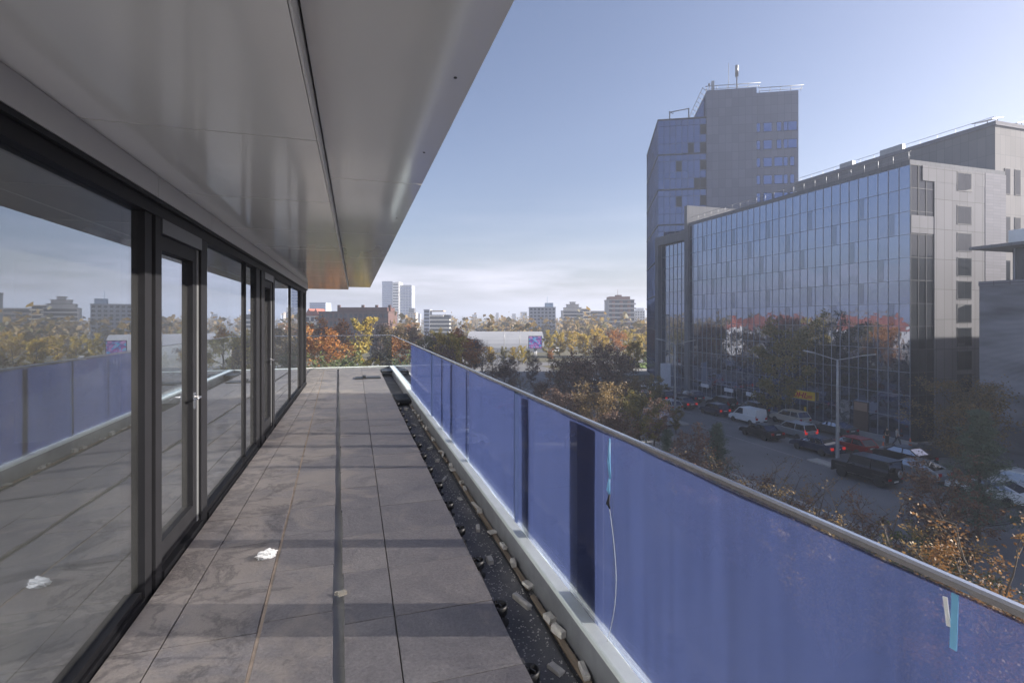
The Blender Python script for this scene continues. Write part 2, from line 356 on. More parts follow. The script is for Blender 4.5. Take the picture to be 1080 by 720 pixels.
# soffit panels
mb = MB()
ys = [-8.83+1.45*i for i in range(18)]
ys = [y for y in ys if y < 16.6] + [16.62]
for a, b in zip(ys[:-1], ys[1:]):
    mb.box(-1.20, -.183, a+.005, b-.005, .90, .93)
    mb.box(-4.2, -1.205, max(a,CY+.1)+.003, b-.003, .90, .93) if b > CY+.3 else None
mb.build('soffit_panel', M['soffit'], bld)
mb = MB(); mb.box(-.181, -.172, -8.83, 16.62, .902, 1.04); mb.build('soffit_step', plain('soffit_step_face', (.62,.61,.60), .35, .3, var=.03), bld)
mb = MB()
ys = [-8.35+2.44*i for i in range(12)]
ys = [y for y in ys if y < 17] + [17.02]
for a, b in zip(ys[:-1], ys[1:]): mb.box(-.164, .48, a+.005, b-.005, 1.00, 1.03)
mb.box(-4.2, -.164, 16.64, 17.02, 1.0, 1.03)
mb.build('outer_soffit_panel', M['soffit'], bld)
for y in (1.05, 2.1, 3.1, 5.2): mb = MB(); mb.lathe([(.007,-.004),(.007,.003)], (.40, y, 1.0), 8); mb.build('soffit_rivet', M['black_plastic'], bld)
# fascia between glazing and soffit, one panel per bay
mb = MB()
ys = [-8.0,-5.0,-2,1.0,3.74,5.0,7.9,9.0,11.3,13.2,CY+.02]
for a, b in zip(ys[:-1], ys[1:]): mb.box(WX-.03, WX+.05, a+.003, b-.003, .762, .897)
mb.box(-6, WX+.05, CY-.0, CY+.10, .762, .897)
mb.build('fascia_panel', plain('fascia_panel', (.40,.39,.385), .4, .25, var=.06, scale=1), bld)
# dark frames of the sliding glass wall
mb = MB()
mb.box(WX-.10, WX+.02, -8, CY, .66, .758); mb.box(WX-.06, WX+.045, -8, CY, .735, .760)
mb.build('head_frame', M['frame'], bld)
mb = MB()
mb.box(WX-.10, WX+.030, -8, 3.58, -1.76, -1.675); mb.box(WX-.05, WX+.012, -8, 3.58, -1.675, -1.635)
mb.box(WX-.10, WX+.030, 5.0, 7.37, -1.76, -1.675); mb.box(WX-.05, WX+.012, 5.0, 7.37, -1.675, -1.635)
mb.box(WX-.10, WX+.030, 8.9, CY, -1.76, -1.675); mb.box(WX-.05, WX+.012, 8.9, CY, -1.675, -1.635)
mb.build('sill_frame', M['frame'], bld)
def post(y0, y1, name='post'):
    m_ = MB(); w = (y1-y0)
    m_.box(WX-.12, WX+.006, y0, y0+w*.42, -1.76, .66); m_.box(WX-.12, WX+.014, y0+w*.58, y1, -1.76, .70)
    m_.box(WX-.12, WX-.02, y0+w*.42, y0+w*.58, -1.76, .66)
    p_ = m_.build(name, M['frame'], bld)
    s_ = MB(); s_.box(WX-.019, WX-.010, y0+w*.47, y0+w*.53, -1.74, .65); s_.build('guide_rail', M['steel'], p_)
for a, b in ((3.65,3.91),(7.37,7.96),(13.15,13.6),(CY-.28,CY)): post(a, b)
m_ = MB(); m_.box(WX-.12, WX+.014, 4.82, 5.0, -1.76, .70); m_.build('post', M['frame'], bld)
m_ = MB(); m_.box(WX-.12, WX+.014, 8.75, 8.93, -1.76, .70); m_.build('post', M['frame'], bld)
def pane(y0, y1, z0=-1.64, z1=.665, x=WX-.03, parent=bld):
    m_ = MB(); m_.box(x-.006, x, y0, y1, z0, z1); return m_.build('window_pane', M['window_glass'], parent)
for a, b in ((-8,-3.0),(-3.0,3.65),(5.0,6.75),(6.77,7.37),(8.93,11.24),(11.26,13.15),(13.6,CY-.28)): pane(a, b)
for y in (6.76, 11.25, -3.0): m_ = MB(); m_.box(WX-.05, WX-.005, y-.012, y+.012, -1.64, .665); m_.build('glazing_bar', M['frame'], bld)
m_ = MB(); m_.box(-6, WX-.05, CY-.05, CY-.045, -1.64, .66); m_.build('window_pane', M['window_glass'], bld)
m_ = MB(); m_.box(-6, WX-.12, CY-.1, CY, -1.76, -1.64); m_.box(-6, WX-.12, CY-.1, CY, .66, .76); m_.build('end_frame', M['frame'], bld)
def door(y0, y1):
    d_ = MB(); x0, x1 = WX-.085, WX-.01
    d_.box(x0, x1, y0, y0+.03, -1.66, .56); d_.box(x0, x1, y1-.09, y1, -1.66, .56)
    d_.box(x0, x1, y0+.03, y1-.09, -1.66, -1.50); d_.box(x0, x1, y0+.03, y1-.09, .46, .56)
    o_ = d_.build('glass_door', M['frame'], bld)
    g_ = MB(); g_.box(x0+.03, x0+.036, y0+.03, y1-.09, -1.5, .46); g_.build('door_pane', M['window_glass'], o_)
    h_ = MB(); yc = y1-.065
    h_.obox((x1+.006,yc,-.66), .012,.035,.13); h_.tube([(x1,yc,-.63),(x1+.05,yc,-.63),(x1+.055,yc-.02,-.63),(x1+.055,yc-.12,-.63)], .009, 8)
    h_.build('door_handle', M['steel'], o_)
    t_ = MB(); t_.box(WX-.11, WX+.02, y0, y1+.05, .565, .66); t_.box(WX-.09, WX+.005, y0, y1+.05, .575, .59)
    t_.build('door_head', M['frame_light'], o_)
    t_ = MB(); t_.box(WX-.11, WX+.03, y0, y1+.05, -1.76, -1.668); t_.build('threshold', M['frame'], o_)
    t_ = MB(); t_.box(WX-.06, WX-.004, y1+.003, y1+.045, -1.66, .56); t_.build('door_jamb', plain('pale_jamb', (.15,.155,.165), .4, .3), o_)
door(3.91, 4.77); door(7.96, 8.70)

# ---------------------------------------------------------------- the glass railing with its blue film
rail = empty('glass_railing', (RX,0,-1.85), 0, 'long frameless glass railing with blue protective film and slim steel handrail', 'railing')
def RB(m_, name, mat, parent=rail):          # parts are built in world coordinates and moved under the railing
    m_.v = [(x-RX, y, z+1.85) for x,y,z in m_.v]; return m_.build(name, mat, parent)
TOPZ = -.575
ENDY = 18.3
m_ = MB(); m_.box(RX-.088, RX+.04, TY0, ENDY+.05, -1.85, -1.66); m_.box(-12, RX-.088, ENDY-.04, ENDY+.05, -1.85, -1.66); RB(m_, 'base_channel', M['galv'])
m_ = MB(); m_.bbox(RX-.092, RX-.012, TY0, ENDY-.045, -1.66, -1.628, .006); m_.bbox(RX+.012, RX+.044, TY0, ENDY+.05, -1.66, -1.652, .003)
m_.bbox(-12, RX-.096, ENDY-.045, ENDY-.012, -1.66, -1.632, .006)
RB(m_, 'channel_cover', M['alu'])
m_ = MB(); m_.bbox(RX-.013, RX+.013, TY0, ENDY+.013, TOPZ-.006, TOPZ+.013, .006); RB(m_, 'handrail', M['steel'])
m_ = MB(); m_.bbox(-12, RX-.015, ENDY-.013, ENDY+.013, TOPZ-.006, TOPZ+.013, .006); RB(m_, 'handrail', M['steel'])
seams = [TY0, -.35, 2.31, 3.94, 5.70, 7.50, 8.62, 10.8, 12.35, 14.3, 16.3, ENDY]
for a, b in zip(seams[:-1], seams[1:]):
    m_ = MB(); m_.box(RX-.006, RX+.006, a+.006, b-.006, -1.655, TOPZ-.006); RB(m_, 'glass_panel', M['rail_glass'])
for a, b in ((-12,-8),(-8,-4.6),(-4.6,-1.6),(-1.6,RX-.03)):
    m_ = MB(); m_.box(a+.006, b-.006, ENDY-.006, ENDY+.006, -1.655, TOPZ-.006); RB(m_, 'glass_panel', M['rail_glass'])
rr = random.Random(11)
def film(y0, y1):
    """a taut sheet stuck on the inner side of the glass, with slight vertical ripples"""
    vs, fs = [], []; ny, nz_ = max(4,int((y1-y0)/.04)), 10
    ph = [rr.uniform(0,6) for _ in range(4)]
    for i in range(ny+1):
        y = y0 + (y1-y0)*i/ny
        for j in range(nz_+1):
            t = j/nz_; z = -1.63 + t*(TOPZ-.012+1.63)
            x = RX-.0165 + .0032*math.sin(y*5.1+ph[0]+t*.6) + .0022*math.sin(y*13+ph[1]+t*1.7) + .0012*math.sin(t*9+ph[2]+y*2)
            vs.append((x, y + .004*math.sin(t*4+ph[3]), z))
    fs = [(i*(nz_+1)+j,(i+1)*(nz_+1)+j,(i+1)*(nz_+1)+j+1,i*(nz_+1)+j+1) for i in range(ny) for j in range(nz_)]
    m_ = MB(); m_.add(vs, fs, True); RB(m_, 'protective_film', M['film'])
fs_ = [TY0, 2.303, 3.935, 5.695, 7.495, 8.615, 10.795, 11.9]
for a, b in zip(fs_[:-1], fs_[1:]): film(a, b)
for c, w in ((2.645,.33),(3.665,.145),(5.76,.085),(6.745,.15),(7.54,.10),(8.62,.05),(9.7,.03),(10.8,.05),(-.9,.3)):  # strips added in place of window post shadows; they cast the floor bands
    m_ = MB(); m_.box(RX+.022, RX+.030, c-w/2, c+w/2, -1.63, TOPZ-.012); RB(m_, 'shadow_strip', M['shadow_film'])
for y in (3.92, 8.6): 
    m_ = MB(); m_.box(RX-.0235, RX+.009, y-.0015, y+.0015, -1.64, TOPZ-.01); RB(m_, 'seam_gasket', plain('green_edge', (.03,.045,.055), .4))
# drips of tape at the seam and a tie at the near end
m_ = MB(); m_.tube([(RX-.027,2.31,-.60),(RX-.028,2.315,-.72),(RX-.027,2.305,-.80)], [.003,.008,.005], 6); m_.tube([(RX-.027,2.312,-.80),(RX-.030,2.318,-.86),(RX-.027,2.31,-.88)], [.004,.010,.003], 6)
tag(m_.build('tape_strand', M['tape_blue']), 'pale blue strand of tape stuck over the open seam in the blue film', 'tape')
m_ = MB(); m_.tube([(RX-.027,2.311,-.88),(RX-.033,2.32,-.93),(RX-.028,2.302,-.95)], [.004,.009,.004], 6)
tag(m_.build('tape_knot', M['black_plastic']), 'black knot of tape at the top of the hanging pale cord', 'tape')
pts = [(RX-.030-.01*math.sin(i/14*3.1), 2.305-.10*math.sin(i/14*math.pi)+.03*(i/14), -.95-.69*i/14) for i in range(15)]
m_ = MB(); m_.tube(pts, .0014, 6)
tag(m_.build('hanging_cord', M['cord']), 'thin pale cord hanging in a loose curve down the blue film', 'cord')
m_ = MB(); m_.obox((RX-.028,.766,-.645), .003,.013,.12, rx=.03); tag(m_.build('tie_strap', M['tape_blue']), 'short blue strap hanging under the near end of the handrail', 'strap')
m_ = MB(); m_.obox((RX-.030,.779,-.63), .003,.008,.06, rx=-.12); tag(m_.build('white_strap', M['cloth']), 'torn white strap beside the short blue strap on the railing', 'strap')

# ---------------------------------------------------------------- bits left lying about on the terrace
rr = random.Random(21)
ped0 = None
i = 0
y = -.6
while y < 11.6:
    j = rr.uniform(-.01,.01)
    if ped0 is None:
        ped0 = empty('paver_pedestal', (.85,y,-1.85), 0)
        m_ = MB(); m_.lathe([(.062,0),(.062,.012),(.035,.016),(.035,.06)], n=18); m_.build('pedestal_base', M['black_plastic'], ped0)
        m_ = MB(); m_.lathe([(.030,.06),(.052,.066),(.052,.115),(.044,.118),(.044,.105),(.01,.10)], n=18)
        for a in range(4): m_.obox((.022*math.cos(a*1.57),.022*math.sin(a*1.57),.116), .034,.007,.02, rz=a*1.57)
        m_.build('pedestal_head', M['black_plastic'], ped0); o = ped0
    else: o = copy_tree(ped0)
    o.location = (.838+j, y, -1.851); o.rotation_euler = (0,0,rr.uniform(0,1.5))
    tag(o, 'black plastic pedestal holding up the outer edge of the paving', 'pedestal', 'paver pedestals along the open paving edge')
    y += .6
m_ = MB()
pts = [(1.10+.012*math.sin(y*2.1), y, -1.842) for y in [TY0+.5*k for k in range(31)]]
m_.tube(pts, .008, 6); tag(m_.build('black_hose', M['black_plastic']), 'thin black hose lying on the membrane along the railing channel', 'hose')
for k, (a, b) in enumerate(((.3,3.2),(3.3,6.4),(6.5,9.6),(9.65,11.6))):
    m_ = MB(); m_.obox((1.13+.006*(k%2),(a+b)/2,-1.838), .03, b-a, .026, rz=.004*(-1)**k)
    tag(m_.build('timber_batten', M['batten']), 'narrow weathered timber batten lying against the foot of the railing channel', 'batten', 'timber battens along the railing channel')
def chip(sx, sy, sz):
    m_ = MB(); m_.bbox(-sx/2,sx/2,-sy/2,sy/2,0,sz,min(sz,sx)*.18)
    m_.v = [(x+rr.uniform(-.004,.004), y_+rr.uniform(-.005,.005), z+(rr.uniform(-.003,.003) if z>0 else 0)) for x,y_,z in m_.v]
    return m_.mesh('offcut', M['offcut'])
chips = [chip(.045,.11,.05), chip(.055,.07,.03), chip(.035,.14,.035), chip(.06,.09,.018)]
for k in range(44):
    y = 1.55 + 10.2*(k/44)**1.25 + rr.uniform(-.07,.07)
    near = k % 3 != 1
    o = link('stone_offcut', chips[k % 4]); x = rr.uniform(1.125,1.138) if near else rr.uniform(.98,1.06)
    o.scale = (rr.uniform(.6,1.15),rr.uniform(.5,1.35),rr.uniform(.5,1.2)); o.location = (x, y, -1.826 if near else -1.852); o.rotation_euler = (0,0,rr.uniform(-.25,.25) if near else rr.uniform(-.8,.8))
    if near: tag(o, 'pale stone offcut resting on the batten against the railing channel', 'offcut', 'stone offcuts wedged along the channel')
    else: tag(o, 'flat pale stone chip lying loose on the dark membrane', 'offcut', 'loose stone chips on the membrane')
m_ = MB(); m_.obox((1.15,1.72,-1.80), .035,.07,.04, rz=.3); tag(m_.build('red_wrapper', M['red']), 'small red wrapper lying among the stone offcuts near the camera', 'wrapper')
m_ = MB(); m_.obox((.85,2.22,-1.775), .075,.10,.012, rz=.5, ry=.15); tag(m_.build('broken_shim', M['offcut']), 'pale broken shim lying over the pedestal nearest the camera', 'shim')
m_ = MB()
for k in range(2600):                      # grit swept against the channel and the mortar edge
    y = 1.2 + 10.6*rr.random()**1.6; x = .87 + .31*rr.random()**(.6 if k%2 else 1.6); s = rr.uniform(.0025,.009)
    a_ = rr.uniform(0,6.28); q = [(x+s*math.cos(a_+t)*rr.uniform(.6,1.2), y+s*math.sin(a_+t)*rr.uniform(.6,1.2), -1.852) for t in (0,1.6,3.1,4.7)]
    m_.add(q+[(x+rr.uniform(-.3,.3)*s,y,-1.852+s*rr.uniform(.5,1.1))], [(0,1,4),(1,2,4),(2,3,4),(3,0,4)])
tag(m_.build('loose_grit', M['offcut']), kind='stuff')
# crumpled rag on the paving
bm = bmesh.new(); bmesh.ops.create_icosphere(bm, subdivisions=4, radius=1)
for v in bm.verts:
    p = v.co.copy()
    q = 1 + .22*math.sin(p.x*5+p.y*3)*math.cos(p.z*6+p.x*2) + .16*math.sin(p.y*11+p.z*7) + .08*math.sin(p.x*19+p.y*17)
    v.co = Vector((p.x*.062*q, p.y*.045*q, max(p.z*q,-.55)*.03+.0165))
me = bpy.data.meshes.new('rag'); bm.to_mesh(me); bm.free(); me.materials.append(M['cloth'])
o = link('crumpled_rag', me); rp = at(281, 1.69/.463); o.location = (rp.x, rp.y, FZ+.002); o.rotation_euler = (0,0,.5)
tag(o, 'crumpled white paper rag lying on the paving beside the skewed joint', 'rag')
gp = at(361, 1.70/.539)
m_ = MB(); m_.obox((gp.x,gp.y,FZ+.012), .05,.03,.02, rz=.4); m_.obox((gp.x-.03,gp.y+.01,FZ+.01), .03,.02,.018, rz=-.3)
tag(m_.build('mortar_lump', M['mortar']), 'small dirty lump of mortar sitting on the open gap in the paving', 'lump')
# far end: flat dark trays and an open drain bay
fp = at(388, 1.70/.116)
m_ = MB(); m_.bbox(fp.x-.35,fp.x+.35,fp.y-.22,fp.y+.22,FZ+.003,FZ+.03,.008); m_.obox((fp.x-.1,fp.y,FZ+.055),.08,.3,.05)
tag(m_.build('steel_tray', M['black_plastic']), 'dark flat tray lying on the sunlit paving near the far corner', 'tray')
m_ = MB(); m_.bbox(.82,1.17,11.05,12.0,-1.80,-1.735,.01)
for q in range(9): m_.obox((.99,11.1+q*.1,-1.72), .32,.03,.02)
tag(m_.build('drain_grate', M['black_plastic']), 'dark slotted drain grate beside the end of the blue film', 'grate')
m_ = MB(); m_.bbox(.84,1.17,16.9,17.7,FZ-.04,FZ+.02,.01)
tag(m_.build('access_cover', M['black_plastic']), 'dark access cover in the far corner of the terrace by clear glass', 'cover')
# ================================================================ ground, streets
def sheet(name, x0, x1, y0, y1, z, m, h=None):
    b = MB()
    if h: b.bbox(x0,x1,y0,y1,z,z+h,.02)
    else: b.quad((x0,y0,z),(x1,y0,z),(x1,y1,z),(x0,y1,z))
    return tag(b.build(name, m), kind='structure')
sheet('ground', -3800, 3800, -2600, 4600, GZ-.02, M['ground'])
sheet('parking_lot', 3.0, 27.5, 46, 128, GZ-.008, M['asphalt'])
sheet('road', 29, 47.2, -60, 420, GZ, M['asphalt'])
sheet('parking_bay', 47.2, 51.3, 20, 112, GZ+.001, mat_ground('bay_setts', [(.3,(.10,.10,.105)),(.7,(.16,.155,.15))], .5, 14))
sheet('side_street', -120, 29, 136, 150, GZ+.004, M['asphalt'])
sheet('side_street', 47.2, 200, 128, 138, GZ+.004, M['asphalt'])
sheet('side_street', 47.2, 200, 32.5, 36.6, GZ+.005, M['asphalt'])
sheet('pavement', 51.3, 53.7, 37.0, 112, GZ, M['pave'], .13)
sheet('pavement', 47.4, 90, 36.7, 37.0, GZ, M['pave'], .13)
sheet('pavement', 27.5, 28.85, -60, 128, GZ, M['pave'], .12)
sheet('kerb', 28.85, 29, -60, 136, GZ, M['kerb'], .14)
sheet('plaza', 53.7, 100, 100, 111.9, GZ, M['pave'], .12)
sheet('lawn', 70, 88, 113, 126, GZ, M['lawn'], .15)
sheet('traffic_island', 38.1, 39.3, 31.2, 35.5, GZ+.004, M['kerb'], .14)
sheet('traffic_island', 36.7, 37.7, 51.5, 55.5, GZ+.004, M['kerb'], .14)
b = MB()
for x in (42.9,):
    for q in range(60): b.quad((x-.07,q*7+2,GZ+.006),(x+.07,q*7+2,GZ+.006),(x+.07,q*7+5,GZ+.006),(x-.07,q*7+5,GZ+.006))
for q in range(0,40): b.quad((38.2,36+q*9,GZ+.006),(38.32,36+q*9,GZ+.006),(38.32,36+q*9+8.8,GZ+.006),(38.2,36+q*9+8.8,GZ+.006))
tag(b.build('road_markings', M['marking']), kind='structure')
b = MB()
for q in range(26): b.quad((8.0,48+q*3,GZ-.004),(13,48+q*3,GZ-.004),(13,48.1+q*3,GZ-.004),(8.0,48.1+q*3,GZ-.004)); b.quad((18,48+q*3,GZ-.004),(23,48+q*3,GZ-.004),(23,48.1+q*3,GZ-.004),(18,48.1+q*3,GZ-.004))
tag(b.build('parking_markings', M['marking']), kind='structure')

# ================================================================ materials of the city
def mat_facade_glass(name, tintA, tintB, refl=.62, rough=.02, wob=.004, gcol=(.60,.66,.82)):
    """coated curtain-wall panes: each pane mirrors slightly differently, its body is dark blue-grey"""
    m, n, p, o = new_mat(name)
    g = nd(n, 'ShaderNodeNewGeometry').outputs['Random Per Island']
    c = ramp(n, g, [(0, tintA), (1, tintB)])
    n.links.new(c, p.inputs['Base Color'])
    p.inputs['Roughness'].default_value = .6; p.inputs['Specular IOR Level'].default_value = 0
    gv = ramp(n, nd(n, 'ShaderNodeTexWhiteNoise', {'W': nd(n, 'ShaderNodeMath', {0: g, 1: 91.7}, operation='MULTIPLY').outputs[0]}, noise_dimensions='1D').outputs['Value'], [(0, tuple(x*.88 for x in gcol)), (.35, tuple(x*.97 for x in gcol)), (1, gcol)])
    gl = nd(n, 'ShaderNodeBsdfGlossy', {'Color': gv, 'Roughness': rough})
    t = nd(n, 'ShaderNodeTexCoord').outputs['Object']
    z = nd(n, 'ShaderNodeTexNoise', {'Vector': t, 'Scale': .7, 'Detail': 2})
    bp = nd(n, 'ShaderNodeBump', {'Height': z.outputs['Fac'], 'Strength': 1.0, 'Distance': wob})
    n.links.new(bp.outputs[0], gl.inputs['Normal'])
    fr = nd(n, 'ShaderNodeLayerWeight', {'Blend': .3}).outputs['Fresnel']
    f = nd(n, 'ShaderNodeMapRange', {0: fr, 1: 0, 2: 1, 3: refl, 4: .97}).outputs[0]
    n.links.new(nd(n, 'ShaderNodeMixShader', {0: f, 1: p.outputs[0], 2: gl.outputs[0]}).outputs[0], o.inputs[0])
    return m
M['curtain'] = mat_facade_glass('curtain_glass', (.014,.02,.034), (.03,.04,.062), .42, wob=.014, gcol=(.56,.64,.86))
M['tower_glass'] = mat_facade_glass('tower_glass', (.012,.026,.08), (.028,.05,.135), .22, gcol=(.42,.55,.95))
M['tower_pane'] = mat_facade_glass('tower_pane', (.02,.045,.14), (.03,.07,.20), .30, gcol=(.36,.52,1.0))
M['vent_glass'] = mat_facade_glass('vent_glass', (.012,.016,.026), (.02,.03,.045), .36, gcol=(.50,.57,.75))
M['dark_glass'] = mat_facade_glass('dark_glass', (.015,.018,.024), (.045,.05,.06), .10, gcol=(.20,.22,.27))
def mat_clad(name, c, w, h, line=.03, dark=.6, rough=.85, stretch_noise=.3, var=.08, metal=0):
    """panels w by h with open joints, read along the wall and up"""
    m, n, p, o = new_mat(name)
    t = nd(n, 'ShaderNodeTexCoord').outputs['Object']
    s = nd(n, 'ShaderNodeSeparateXYZ', {0: t})
    a = nd(n, 'ShaderNodeMath', {0: s.outputs[0], 1: s.outputs[1]}, operation='ADD').outputs[0]
    def edge(v, size):
        q = nd(n, 'ShaderNodeMath', {0: nd(n, 'ShaderNodeMath', {0: v, 1: size}, operation='DIVIDE').outputs[0]}, operation='FRACT').outputs[0]
        return nd(n, 'ShaderNodeMath', {0: q, 1: line/size}, operation='LESS_THAN').outputs[0]
    e = nd(n, 'ShaderNodeMath', {0: edge(a,w), 1: edge(s.outputs[2],h)}, operation='MAXIMUM').outputs[0]
    def cell(v, size): return nd(n, 'ShaderNodeMath', {0: nd(n, 'ShaderNodeMath', {0: v, 1: size}, operation='DIVIDE').outputs[0]}, operation='FLOOR').outputs[0]
    wn_ = nd(n, 'ShaderNodeTexWhiteNoise', {0: nd(n, 'ShaderNodeCombineXYZ', {0: cell(a,w), 1: cell(s.outputs[2],h)}).outputs[0]}).outputs['Value']
    z = nd(n, 'ShaderNodeTexNoise', {'Vector': t, 'Scale': stretch_noise, 'Detail': 6}).outputs['Fac']
    k = nd(n, 'ShaderNodeMath', {0: nd(n, 'ShaderNodeMath', {0: wn_, 1: z}, operation='ADD').outputs[0], 1: .5}, operation='MULTIPLY').outputs[0]
    cc = ramp(n, k, [(.25, tuple(x*(1-var) for x in c)), (.75, tuple(x*(1+var) for x in c))])
    cc = nd(n, 'ShaderNodeMixRGB', {0: e, 1: cc, 2: col(tuple(x*dark for x in c))}).outputs[0]
    n.links.new(cc, p.inputs['Base Color']); p.inputs['Roughness'].default_value = rough; p.inputs['Metallic'].default_value = metal; p.inputs['Specular IOR Level'].default_value = .12
    return m
M['clad_grey'] = mat_clad('grey_cladding', (.15,.168,.235), 1.2, 1.7, .07, .75)
M['clad_pale'] = mat_clad('pale_cladding', (.175,.175,.195), 1.15, 3.1, .05, .5)
M['clad_rib'] = mat_clad('ribbed_grey', (.19,.19,.22), 1.2, .32, .03, .7)
M['clad_back'] = mat_clad('beige_cladding', (.215,.21,.22), .85, 2.2, .04, .72)
M['clad_fin'] = mat_clad('fin_grey', (.15,.155,.175), .7, 3.0, .04, .7)
M['mullion'] = plain('mullion', (.27,.29,.34), .5, .2, var=.1)
M['mullion_dark'] = plain('dark_mullion', (.05,.055,.07), .7, .1, spec=.2)
M['brick'] = mat_clad('red_brown_brick', (.085,.045,.04), 2.4, 3.2, .25, 1.4, var=.2)
M['tilered'] = plain('red_roof_tiles', (.24,.075,.05), .8, var=.25, scale=.4)
M['white_roof'] = plain('white_membrane_roof', (.30,.31,.335), .7, var=.1, scale=.1)
M['dark_wall'] = plain('dark_wall', (.07,.07,.075), .7)
M['equip'] = plain('rooftop_steel', (.30,.31,.33), .5, .4)
M['roof_metal'] = plain('zinc_roof', (.5,.51,.53), .35, .7, var=.15, scale=.5)
Z8 = lambda h: GZ + h
rr = random.Random(77)
def curtain(mb, p0, ux, uz, nx, nz, wx, wz, tilt=.0025, skip=()):
    """nx by nz single panes, each tipped a hair, on a plane through p0"""
    nrm = ux.cross(uz).normalized()
    for i in range(nx):
        for j in range(nz):
            if (i,j) in skip: continue
            a, b = rr.gauss(0,tilt), rr.gauss(0,tilt); g = .012
            vs = []
            for s, t in ((0,0),(1,0),(1,1),(0,1)):
                vs.append(p0 + ux*(i*wx + g + s*(wx-2*g)) + uz*(j*wz + g + t*(wz-2*g)) + nrm*((s-.5)*a*wx + (t-.5)*b*wz))
            mb.add(vs, [(0,1,2,3)])

# ---------------------------------------------------------------- glass office block across the street
FX, FY0, FY1, FTOP = 53.8, 37.7, 73.5, 16.1
off = empty('glass_office_block', (FX, FY0, GZ), 0, 'long office block with mirrored blue glass street front and pale stone end wall', 'building')
H = FTOP - GZ
L = FY1 - FY0
UX, UY, UZ = Vector((1,0,0)), Vector((0,1,0)), Vector((0,0,1))
b = MB(); b.box(.25, 14.2, .25, L-.02, 0, H-.02); b.build('core_wall', M['dark_wall'], off)
ncol, nrow = 32, 12
wx, wz = L/ncol, (H-.5)/nrow
win = [(c, r) for r, off0 in ((10,3),(9,0),(8,4),(7,1),(6,3),(5,0),(4,2)) for c in range(1+off0, ncol-2, 6)]
win = win[:34]
b = MB(); curtain(b, Vector((0,L,0)), -UY, UZ, ncol, nrow, wx, wz, .003); fix_n = b.build('curtain_wall', M['curtain'], off)
for c, r in win:
    w_ = MB(); y0 = c*wx; z0 = r*wz
    w_.box(-.012, .03, y0+wx*.48, y0+wx-.03, z0+.03, z0+wz-.03); w_.box(-.03, .03, y0+wx*.45, y0+wx*.48, z0+.03, z0+wz-.03)
    o_ = w_.build('vent_window', M['vent_glass'], off)
b = MB()
for i in range(ncol+1): b.box(-.05, .02, i*wx-.021, i*wx+.021, 0, H-.45)
for j in range(nrow+1): b.box(-.042, .02, 0, L, j*wz-.024, j*wz+.024)
b.build('mullion_grid', M['mullion'], off)
b = MB(); b.box(-.08, 14.2, -.02, L, H-.45, H); b.build('parapet', M['clad_fin'], off)
# end wall: glazed corner return, then stone with a column of windows, then a ribbed strip
b = MB(); curtain(b, Vector((0,0,0)), UX, UZ, 3, nrow, 1.1, wz, .002)
b.build('corner_glazing', M['dark_glass'], off)
b = MB()
for i in range(4): b.box(i*1.1-.028, i*1.1+.028, -.05, .02, 0, H-.45)
for j in range(nrow+1): b.box(0, 3.3, -.042, .02, j*wz-.03, j*wz+.03)
b.build('corner_mullions', M['mullion_dark'], off)
b = MB(); b.box(.02, 3.28, -.065, .0, 21.2, 23.0); b.build('corner_panel', M['clad_pale'], off)
b = MB(); b.box(1.6, 10.9, -.11, .2, 26.6, H-.46); b.box(3.3, 10.9, -.10, .2, 0, 26.6); b.build('stone_end_wall', M['clad_pale'], off)
b = MB(); b.box(10.9, 14.2, -.13, .2, 0, H-.46); b.build('ribbed_strip', M['clad_rib'], off)
for zc in (26.9, 23.4, 20.55, 17.95, 15.5, 13.05, 10.6, 8.1, 5.7, 3.2):
    w_ = MB(); w_.box(6.6, 8.8, -.135, -.105, zc-1.0, zc+1.0); o_ = w_.build('window', M['mullion_dark'], off)
    g_ = MB(); curtain(g_, Vector((6.68,-.141,zc-.92)), UX, UZ, 2, 1, 1.02, 1.84, .004); g_.build('window_pane', M['dark_glass'], o_)
b = MB(); b.box(-.45, 12.5, L, L+.75, 0, H+2.9); b.box(-.45,.4,L-.25,L,0,H-.5); b.build('end_fin', M['clad_fin'], off)
b = MB()
for i in range(int(L/1.6)): b.tube([(.5,i*1.6+.5,H),(.5,i*1.6+.5,H+1.0)], .025, 5)
b.tube([(.5,.3,H+1.0),(.5,L,H+1.0)], .03, 5); b.tube([(.5,.3,H+.5),(.5,L,H+.5)], .02, 5)
b.build('roof_railing', M['equip'], off)
b = MB(); b.box(4,6,4,7,H,H+.7); b.box(5,8,12,14,H,H+.9); b.box(3,5,20,23,H,H+.5); b.lathe([(.4,0),(.4,.8),(.1,1.0)],(3,17,H)); b.build('roof_plant', M['equip'], off)
